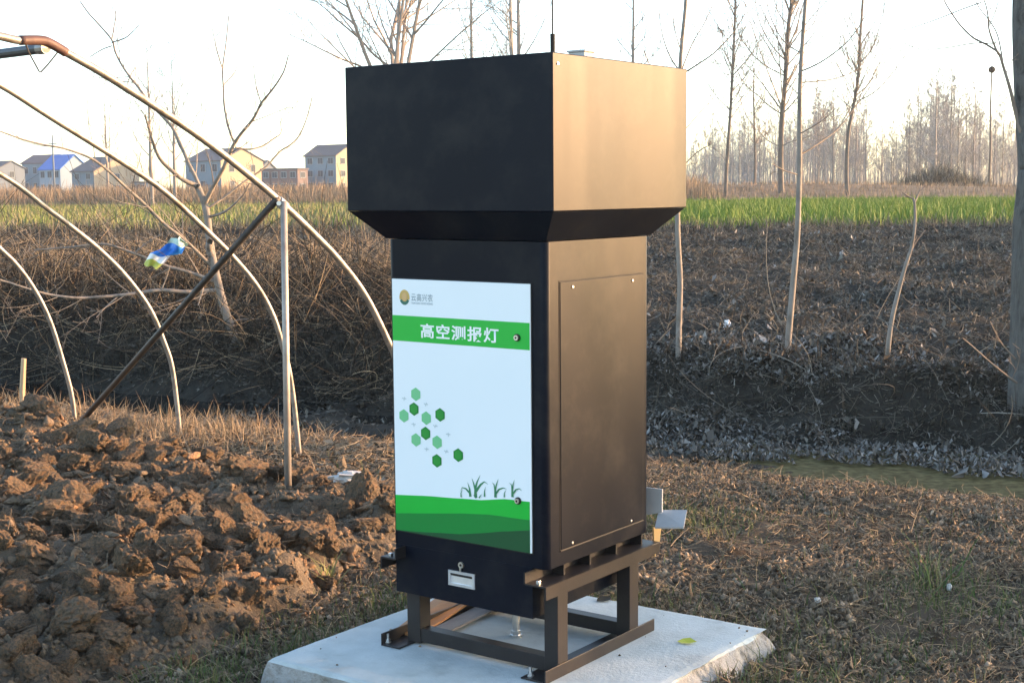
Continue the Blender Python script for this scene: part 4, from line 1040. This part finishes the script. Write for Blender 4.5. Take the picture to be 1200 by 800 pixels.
def house(u0, uc, u1, ve, vr, d, wall, gable, roof, label, rows=2, cols=3, flat=False, gwin=1):
    s = d / FPX
    wf = (uc - u0) * s / cy_; wg = (u1 - uc) * s / sy_
    zg = 1.0
    loc = ((uc - 600) * s, d, zg)
    ze = HC + (221 - ve) * s - zg; zr = HC + (221 - vr) * s - zg
    e = empty('village_house', loc, -YAW, label, 'house')
    b = MB()
    b.box((-wf, 0, -1.5), (0, wg, ze), 0)
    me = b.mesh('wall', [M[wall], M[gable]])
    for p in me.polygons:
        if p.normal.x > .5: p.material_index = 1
    link('wall', me, e)
    b = MB(); ov = .35
    if flat:
        b.box((-wf - .2, -.2, ze + .002), (.2, wg + .2, ze + .3)); b.build('roof', M[roof], e)
    else:
        m_ = wg / 2; t = .22; k = (zr - ze) / m_
        pro = [(-ov, ze - ov * k + .03), (m_, zr + .03), (wg + ov, ze - ov * k + .03), (wg + ov, ze - ov * k + t), (m_, zr + t + .06), (-ov, ze - ov * k + t)]
        b.add([(-wf - .3, y, z) for y, z in pro] + [(.3, y, z) for y, z in pro], [tuple(range(5, -1, -1)), tuple(range(6, 12))] + [(i, (i + 1) % 6, (i + 1) % 6 + 6, i + 6) for i in range(6)])
        b.build('roof', M[roof], e)
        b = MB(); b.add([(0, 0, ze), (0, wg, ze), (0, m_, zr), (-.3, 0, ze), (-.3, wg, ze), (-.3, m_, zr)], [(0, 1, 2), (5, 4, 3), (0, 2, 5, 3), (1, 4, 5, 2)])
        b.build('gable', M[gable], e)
    fh = ze / rows
    def win(x, y, z, ww, wh, front):
        f = MB()
        if front: f.box((x - ww / 2 - .12, -.09, z - .12), (x + ww / 2 + .12, .02, z + wh + .12)); 
        else: f.box((-.02, y - ww / 2 - .12, z - .12), (.09, y + ww / 2 + .12, z + wh + .12))
        w_ = f.build('window', M['frame_white'], e)
        g = MB()
        for q in (0, 1):
            a = -ww / 2 + q * (ww / 2 + .04); c = a + ww / 2 - .04
            if front: g.box((x + a, -.10, z), (x + c, -.05, z + wh))
            else: g.box((.05, y + a, z), (.10, y + c, z + wh))
        g.build('pane', M['window_dark'], w_)
    for r in range(rows):
        for c in range(cols):
            if wf < 3: continue
            win(-wf + wf * (c + .5) / cols, 0, r * fh + fh * .36, 1.3, min(1.5, fh * .45), True)
        for c in range(gwin): win(0, wg * (c + .5) / gwin, r * fh + fh * .36, 1.1, min(1.4, fh * .42), False)
    f = MB(); f.box((-wf * .5 - .55 + (.9 if cols % 2 else 0), -.06, 0), (-wf * .5 + .55 + (.9 if cols % 2 else 0), .02, 2.1)); f.build('door', M['roof_maroon'], e)
    return e
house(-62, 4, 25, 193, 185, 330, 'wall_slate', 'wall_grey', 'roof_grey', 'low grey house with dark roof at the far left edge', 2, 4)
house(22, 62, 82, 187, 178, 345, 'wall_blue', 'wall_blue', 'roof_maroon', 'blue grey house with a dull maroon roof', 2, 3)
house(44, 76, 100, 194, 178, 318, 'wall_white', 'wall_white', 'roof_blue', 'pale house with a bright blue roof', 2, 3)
house(82, 115, 154, 197, 181, 295, 'wall_slate', 'wall_sunlit', 'roof_grey', 'grey house with a large gable coloured as if sunlit', 2, 2, gwin=1)
house(214, 263, 303, 186, 172, 300, 'wall_blue', 'wall_sunlit', 'roof_grey', 'tall pale blue house with sunlit-toned gable behind the leaning tree', 2, 3, gwin=2)
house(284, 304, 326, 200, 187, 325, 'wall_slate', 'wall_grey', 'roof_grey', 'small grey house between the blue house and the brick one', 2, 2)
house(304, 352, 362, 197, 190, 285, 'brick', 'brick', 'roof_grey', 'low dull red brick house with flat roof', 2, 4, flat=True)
house(357, 397, 424, 181, 169, 290, 'wall_blue', 'wall_sunlit', 'roof_grey', 'tall blue grey house beside the left edge of the hood', 3, 3, gwin=2)
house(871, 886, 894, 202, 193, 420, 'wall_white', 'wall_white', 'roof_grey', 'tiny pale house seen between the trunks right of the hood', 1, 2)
house(150, 178, 186, 211, 207, 300, 'wall_white', 'wall_sunlit', 'roof_grey', 'low white shed right of the house with the large sunlit-toned gable', 1, 2, flat=True)
p = base_at(68.5, 240); b = MB(); b.tube([(0, 0, -1), (0, 0, HC + 66 * 240 / FPX - p[2])], [.19, .12], 8)
e = empty('utility_pole', p, 0, 'pale concrete utility pole in front of the blue roofed house', 'pole'); link('shaft', b.mesh('shaft', M['wall_grey'], True), e)
b = MB(); b.box((-.7, -.05, 8.6), (.7, .05, 8.75)); b.build('crossarm', M['wall_grey'], e)

# ------------------------------------------------------------------ ground cover
rg = np.random.default_rng(33)
slab_out = lambda x, y: ~((np.abs((x - ORG[0]) * cy_ - (y - ORG[1]) * sy_ + .28) < .64) & (np.abs((x - ORG[0]) * sy_ + (y - ORG[1]) * cy_ - .235) < .635))
nosoil = lambda x, y, m=.05: poly_dist(x, y) < m
def tri(*s):                       # join several scatter results of the same face size
    V, F, A, o = [], [], [], 0
    for v, f, a in s: V.append(v); F.append(f + o); A.append(a); o += len(v)
    return np.concatenate(V), np.concatenate(F), np.concatenate(A)
# leaf and stalk litter over the near ground at right
P = sample(200000, -.40, .42, 4.0, 10.5, lambda x, y, q: slab_out(x, y) & nosoil(x, y) & (q < 9.6 + .4 * vnoise(x, y, 2) + .7 * (x < 1.7) * (x > .2)) & (vnoise(x, y, 1.7, 3) + .5 * vnoise(x, y, 5, 4) > -.6), rg)
stuff('leaf_litter', leaves(P, .0185, rg, .75, .006, .36), M['litter'], 'brown dead leaf litter covering the near ground')
P = sample(36000, -.40, .42, 4.0, 10.8, lambda x, y, q: slab_out(x, y) & nosoil(x, y, .12) & (q < 9.7), rg)
V, F, A = sticks(P, .055, .003, rg, .22, .8, .012); stuff('dead_stalks', (V, F, A * .9), M['litter'], 'thin brown dead stalks lying over the near ground')
P = sample(15000, -.40, .42, 4.0, 10.5, lambda x, y, q: slab_out(x, y) & nosoil(x, y) & (q < 9.4), rg)
stuff('straw_bits', sticks(P, .06, .0028, rg, .3, .9, .014), M['straw'], 'pale broken straw bits strewn over the ground')
# green grass: round the slab, patches at right
def gcond(x, y, q):
    cu = (x - ORG[0]) * cy_ - (y - ORG[1]) * sy_; cv = (x - ORG[0]) * sy_ + (y - ORG[1]) * cy_
    ds = np.maximum(np.abs(cu + .28) - .62, np.abs(cv - .235) - .61)
    den = np.exp(-(np.maximum(ds, 0) / .28) ** 2) * np.where(cu < -.2, 1.0, .35)
    for gx_, gy_, gr, wt in ((.82, 6.75, .30, .9), (1.35, 4.75, .25, .25), (1.75, 5.45, .28, .5), (1.05, 4.35, .22, .4), (2.1, 5.0, .3, .3), (-.6, 5.2, .2, .35), (-.85, 4.75, .3, .5)):
        den = np.maximum(den, wt * np.exp(-(((x - gx_) ** 2 + (y - gy_) ** 2) / gr ** 2)))
    den = den * (.3 + .8 * (vnoise(x, y, 5, 7) * .5 + .5)) * .8 + .012
    return slab_out(x, y) & nosoil(x, y, .1) & (rg.random(len(x)) < den)
P = sample(200000, -.42, .42, 3.9, 8.5, gcond, rg)
stuff('green_grass', blades(P, .055, .0045, rg, .5, 1.0), M['grass'], 'short green grass tufts round the slab and on the right')
# tan dry grass behind the soil, at the tunnel feet
P = sample(60000, -.42, .02, 7.0, 13, lambda x, y, q: (poly_dist(x, y) < .1) & (q > 7.4) & (q < 9.3) & (rg.random(len(x)) < np.clip(.10 * vnoise(x, y, 1.5, 3) + .8 * np.exp(-((x + 2.2) ** 2 / .35 + (y - 9.45) ** 2 / .25)) + .22 * (x < -2.9), .015, 1)), rg)
V1 = blades(P, .13, .0052, rg, .6, 1.0, seg=2)
stuff('dry_grass', V1, M['straw'], 'tan dry grass tufts behind the dug soil')
P = sample(34000, -.42, .06, 6.2, 12.5, lambda x, y, q: (poly_dist(x, y) < .12) & (q > 6.4) & (q < 9.9) & slab_out(x, y), rg)
V, F, A = leaves(P[::3], .04, rg, .5, .01, .5); stuff('trampled_litter', (V, F, A), M['litter'], 'trampled brown litter between the soil and the ditch')
P = P[1::3]
stuff('dry_straw', sticks(P, .10, .005, rg, .2, .7, .012), M['straw'], 'flattened dry straw between the soil and the ditch')
# bits of straw and stubble in the dug soil
P = sample(2600, -.42, .02, 4.0, 11, lambda x, y, q: poly_dist(x, y) > 0, rg); P[:, 2] += np.maximum(soil_h(P[:, 0], P[:, 1]), 0) + .02
stuff('soil_straw', sticks(P, .05, .0022, rg, .5, .9, .02), M['litter'], 'straw and root bits mixed in the dug soil')
P = sample(30000, -.42, .02, 4.0, 11, lambda x, y, q: poly_dist(x, y) > -.1, rg); P[:, 2] += np.maximum(soil_h(P[:, 0], P[:, 1]), 0)
def crumbs(P, size):
    oct_v = np.array([(1, 0, 0), (-1, 0, 0), (0, 1, 0), (0, -1, 0), (0, 0, 1), (0, 0, -1)], float); oct_f = np.array([(0, 2, 4), (2, 1, 4), (1, 3, 4), (3, 0, 4), (2, 0, 5), (1, 2, 5), (3, 1, 5), (0, 3, 5)])
    sc_ = np.minimum(size * rg.lognormal(0, .45, len(P)), size * 1.9); ro = rg.normal(0, 1, (len(P), 6, 3)) * .3
    CV = (oct_v[None] + ro) * sc_[:, None, None] + P[:, None, :]
    return CV.reshape(-1, 3), (oct_f[None] + (np.arange(len(P)) * 6)[:, None, None]).reshape(-1, 3), np.repeat(rg.random(len(P)), 6)
stuff('soil_crumbs', crumbs(P, .010), M['clod'], 'crumbs of loose soil between the clods')
P = sample(95000, -.40, .42, 4.0, 10.0, lambda x, y, q: slab_out(x, y) & nosoil(x, y) & (q < 9.3) & (vnoise(x, y, 2.1, 13) + .4 * vnoise(x, y, 6, 14) > -.35), rg)
stuff('earth_crumbs', crumbs(P, .0095), M['litter'], 'small brown crumbs of earth over the near ground')
n = 45; e_ = rg.random(n) ** 2.2 * .5; sd = rg.integers(0, 3, n)
cu = np.where(sd == 0, -.86 + e_, np.where(sd == 1, .31 - e_, rg.uniform(-.85, .31, n))); cv = np.where(sd == 2, .82 - e_ * .6, rg.uniform(-.35, .82, n))
P = ORG + CX * cu[:, None] + CY * cv[:, None] + [0, 0, .002]
stuff('slab_crumbs', crumbs(P, .0032), M['litter'], 'crumbs of earth scattered on the slab')
# bank: pale leaf drifts at the ditch and on the ledge, stalks and vines all over
P = sample(120000, -.05, .42, 8, 13.5, lambda x, y, q: (((q > np.where(x > 1.9, 10.65, 10.4) + .2 * vnoise(x, y, 3, 7)) & (q < 11.6 + .2 * vnoise(x, y, 2))) | ((q > 12.15 + .2 * vnoise(x, y, 2.5, 9)) & (q < 13.1 + .3 * vnoise(x, y, 2, 8)))) & (rg.random(len(x)) < np.where(q < 11.9, np.clip(.2 + x * .3, 0, .42) * (x < 3.6), .8 * np.exp(-((x - 2.35) / .85) ** 2) + .2)), rg)
P[:, 2] = np.maximum(P[:, 2], WZ + .006)
stuff('pale_leaf_drift', leaves(P, .037, rg, .65, .012, .6), M['paleleaf'], 'pale curled poplar leaves drifted in the ditch and on the bank ledge')
P = sample(140000, -.42, .42, 9, 24, lambda x, y, q: (q > 11.2) & (q < 22.6) & (rg.random(len(x)) < .35 + .4 * vnoise(x, y, .9, 2)), rg)
V, F, A = leaves(P, .04, rg, .6, .01, .55); stuff('bank_leaf_litter', (V, F, A * .9), M['brush'], 'dull dead leaves lying over the dark bank')
P = sample(120000, -.42, .42, 9, 25, lambda x, y, q: (q > 11.3) & (q < 22.8), rg)
stuff('bank_stalks', sticks(P, .085, .0055, rg, .45, 1.3, .015), M['brush'], 'tangle of dead stalks over the dark bank')
P = sample(52000, -.42, .0, 11, 19, lambda x, y, q: (q > 11.4) & (q < 15.5) & (rg.random(len(x)) < .75 + .5 * vnoise(x, y, 1.2, 5)), rg)
stuff('bank_brush', blades(P, .30, .006, rg, .8, 1.6, seg=3), M['darkbrush'], 'dense dead brush hanging over the left part of the bank')
P = sample(5200, -.42, .0, 11, 19, lambda x, y, q: (q > 11.2) & (q < 16), rg)
stuff('bank_vines', sticks(P, .7, .009, rg, .5, 2.0, .10, 6), M['darkbrush'], 'long bare vines tangled over the left part of the bank')
P = sample(36000, -.05, .42, 8, 13.5, lambda x, y, q: (q > 11.6) & (q < 12.45), rg)
V, F, A = tri(sticks(P[::2], .14, .005, rg, .6, 1.2, .02)); stuff('bank_roots', (V, F, A), M['darkbrush'], 'roots and dead stems matted over the steep right part of the bank')
V, F, A = leaves(P[1::3], .038, rg, .7, .01, .5); stuff('bank_leaves', (V, F, A * .9), M['brush'], 'dull leaves caught on the steep right part of the bank')
P = sample(9000, -.05, .42, 9, 24, lambda x, y, q: (q > 11.5) & (q < 22.3), rg)
stuff('pale_flecks', leaves(P, .045, rg, .7, .02, .5), M['paleleaf'], 'scattered pale dead leaves on the right part of the bank')
P = sample(4500, -.42, .02, 11, 20, lambda x, y, q: (q > 11.3) & (q < 19), rg)
stuff('pale_twigs', sticks(P, .38, .006, rg, .6, 1.6, .08, 5), M['straw'], 'pale bare twigs among the dark brush of the left bank')
P = sample(420, .0, .42, 9, 13.5, lambda x, y, q: (q > 11.0) & (q < 13), rg)
stuff('bank_twigs', sticks(P, .40, .007, rg, .6, 1.6, .05, 6), M['brush'], 'bare twigs and roots sticking from the right part of the bank')
P = sample(9000, -.42, .16, 8, 14, lambda x, y, q: (q > 9.4) & (q < 11.6) & (x > -2.7) & (x < 1.6), rg)
V, F, A = leaves(P, .05, rg, .5, .01, .5); stuff('ditch_litter', (V, F, A * .8), M['brush'], 'dark wet leaves in the middle of the ditch')
P = sample(26000, -.42, .42, 20, 26, lambda x, y, q: (q > 21.8) & (q < 24), rg)
stuff('field_margin', blades(P, .14, .010, rg, .5, .8), M['brush'], 'dead weeds along the near edge of the green field')
# the green field
P = sample(120000, -.42, .42, 21, 62, lambda x, y, q: (q > 22.6 + .3 * vnoise(x, y, .8)) & (q < 61) & (rg.random(len(x)) < np.where(x / y > -.1, 1.0, .26)) & (vnoise(x, y, .25, 6) > -.75), rg)
V, F, A = blades(P, .17, .022, rg, .4, .6)
stuff('field_crop', (V, F, np.clip(A * .8 + np.where(V[:, 0] < -3, .55, 0), 0, 1)), M['fieldgrass'], 'low bright green crop over the field beyond the bank')
# dry reeds on the dyke
P = sample(60000, -.42, .42, 61, 78, lambda x, y, q: (q > 61.2 + .8 * vnoise(x, y, .3, 1)) & (q < 75) & (rg.random(len(x)) < np.where(x < 9, .95, .35)), rg)
hh = np.where(P[:, 0] < -3, .42, np.where(P[:, 0] < 9, .5, .18))
stuff('dry_reeds', blades(P, hh, .03, rg, .25, .4), M['reed'], 'band of dry tan reeds on the low dyke beyond the field')

# small litter, each its own thing
def lump(name, loc, r, m, label, cat, sq=(1, 1, 1), seed=1, rough=.35):
    bm = bmesh.new(); bmesh.ops.create_icosphere(bm, subdivisions=3, radius=1)
    for v in bm.verts:
        p = v.co.copy(); k = 1 + rough * mnoise.fractal(p * 1.6 + Vector((seed * 7.1, 0, 0)), 1, 2, 3)
        v.co = Vector((p.x * sq[0], p.y * sq[1], p.z * sq[2])) * k * r
    me = bpy.data.meshes.new(name); bm.to_mesh(me); bm.free(); me.materials.append(m)
    return tag(link(name, me, None, loc), label, cat)
def onground(u, v, z=0.0):
    d = ray(u, v)
    ts = np.arange(3.5, 40, .01); X_ = CAMC[None] + d[None] * ts[:, None]
    h = ground_z(X_[:, 0], X_[:, 1]) + np.maximum(soil_h(X_[:, 0], X_[:, 1]), 0)
    k = int(np.argmax(X_[:, 2] < h))
    return np.array([X_[k, 0], X_[k, 1], h[k]])
def at_q(u, v, y): return on_y(u, v, y)
p = onground(958, 711); lump('white_stone', (p[0], p[1], p[2] + .026), .012, M['stone'], 'small white stone on brown litter right of the slab', 'stone', (1, .9, .8), 3)
p = onground(1112, 695); lump('white_stone', (p[0], p[1], p[2] + .022), .014, M['stone'], 'small white stone beside the grass tuft at far right', 'stone', (.7, .9, 1.3), 4)
p = onground(852, 384); lump('plastic_scrap', (p[0], p[1], p[2] + .03), .034, M['white'], 'crumpled white plastic scrap on the bank, left one', 'litter', (.9, .6, 1.1), 5, .6)
p = onground(913, 399); lump('plastic_scrap', (p[0], p[1], p[2] + .02), .026, M['card'], 'dull grey plastic scrap beside the foot of the tall sapling', 'litter', (1.2, .6, .9), 6, .6)
p = on_y(385, 583, 6.95); p = (p[0] + .1, 6.9, gz(p[0], 6.9) + .19); lump('pale_clod', p,   .06, M['card'], 'pale grey lump of dry crust among the dark clods', 'clod', (1.4, .8, .45), 7, .7)
p = onground(384, 690); p = p + np.array([0, 0, .015]); P = np.tile(p, (30, 1)) + np.column_stack([rg.normal(0, .015, (30, 2)), np.zeros(30)])
V, F, A = blades(P, .10, .009, rg, .8, .9, seg=3); tag(link('weed_tuft', np_mesh('weed_tuft', V - p, F, M['fieldgrass'], {'rnd': A * .3 + .7}), None, tuple(p)), 'pale yellow green weed at the edge of the dug soil left of the slab', 'weed')
p = onground(1095, 690); P = np.tile(p, (60, 1)) + np.column_stack([rg.normal(0, .05, (60, 2)), np.zeros(60)])
V, F, A = blades(P, .16, .007, rg, .7, .9, seg=3); tag(link('grass_tuft', np_mesh('grass_tuft', V - p, F, M['grass'], {'rnd': A}), None, tuple(p)), 'long leaved green grass tuft by a white stone at right', 'grass tuft')

# bare hedgerow added out of view on the sun side to shade the low ground
n = 3200; t_ = np.concatenate([rg.uniform(-10, 13, 2300), rg.uniform(-1.5, -.6, 900)]); off = rg.normal(0, .5, n)
hx = 12.8 + off - .24 * t_; hy = 9.0 + .97 * t_
hh = .95 + 1.9 * sstep(-.45, -.7, t_) * sstep(-1.6, -1.4, t_) + .4 * vnoise(t_, t_ * 0, .9, 3) + .2 * vnoise(t_, t_ * 0, 2.9, 4)
P = np.stack([hx, hy, ground_z(hx, hy)], 1)
stuff('shade_hedge', blades(P, hh * .95, .022, rg, .14, .25, seg=3), M['twig'], 'unseen row of bare brushwood added right of the plot to shade the ground')

# ------------------------------------------------------------------ air
b = MB(); b.box((-520, -520, -1.8), (520, 520, 22.0))
hz = newmat('thin_haze'); m, N, L, P = hz
N.remove(P); pv = N.new('ShaderNodeVolumePrincipled'); pv.inputs['Density'].default_value = .00035; pv.inputs['Color'].default_value = (.86, .92, 1.0, 1); pv.inputs['Anisotropy'].default_value = .3
L.new(pv.outputs[0], N['Material Output'].inputs['Volume'])
tag(b.build('haze', m), 'thin pale winter haze over the fields', kind='stuff')
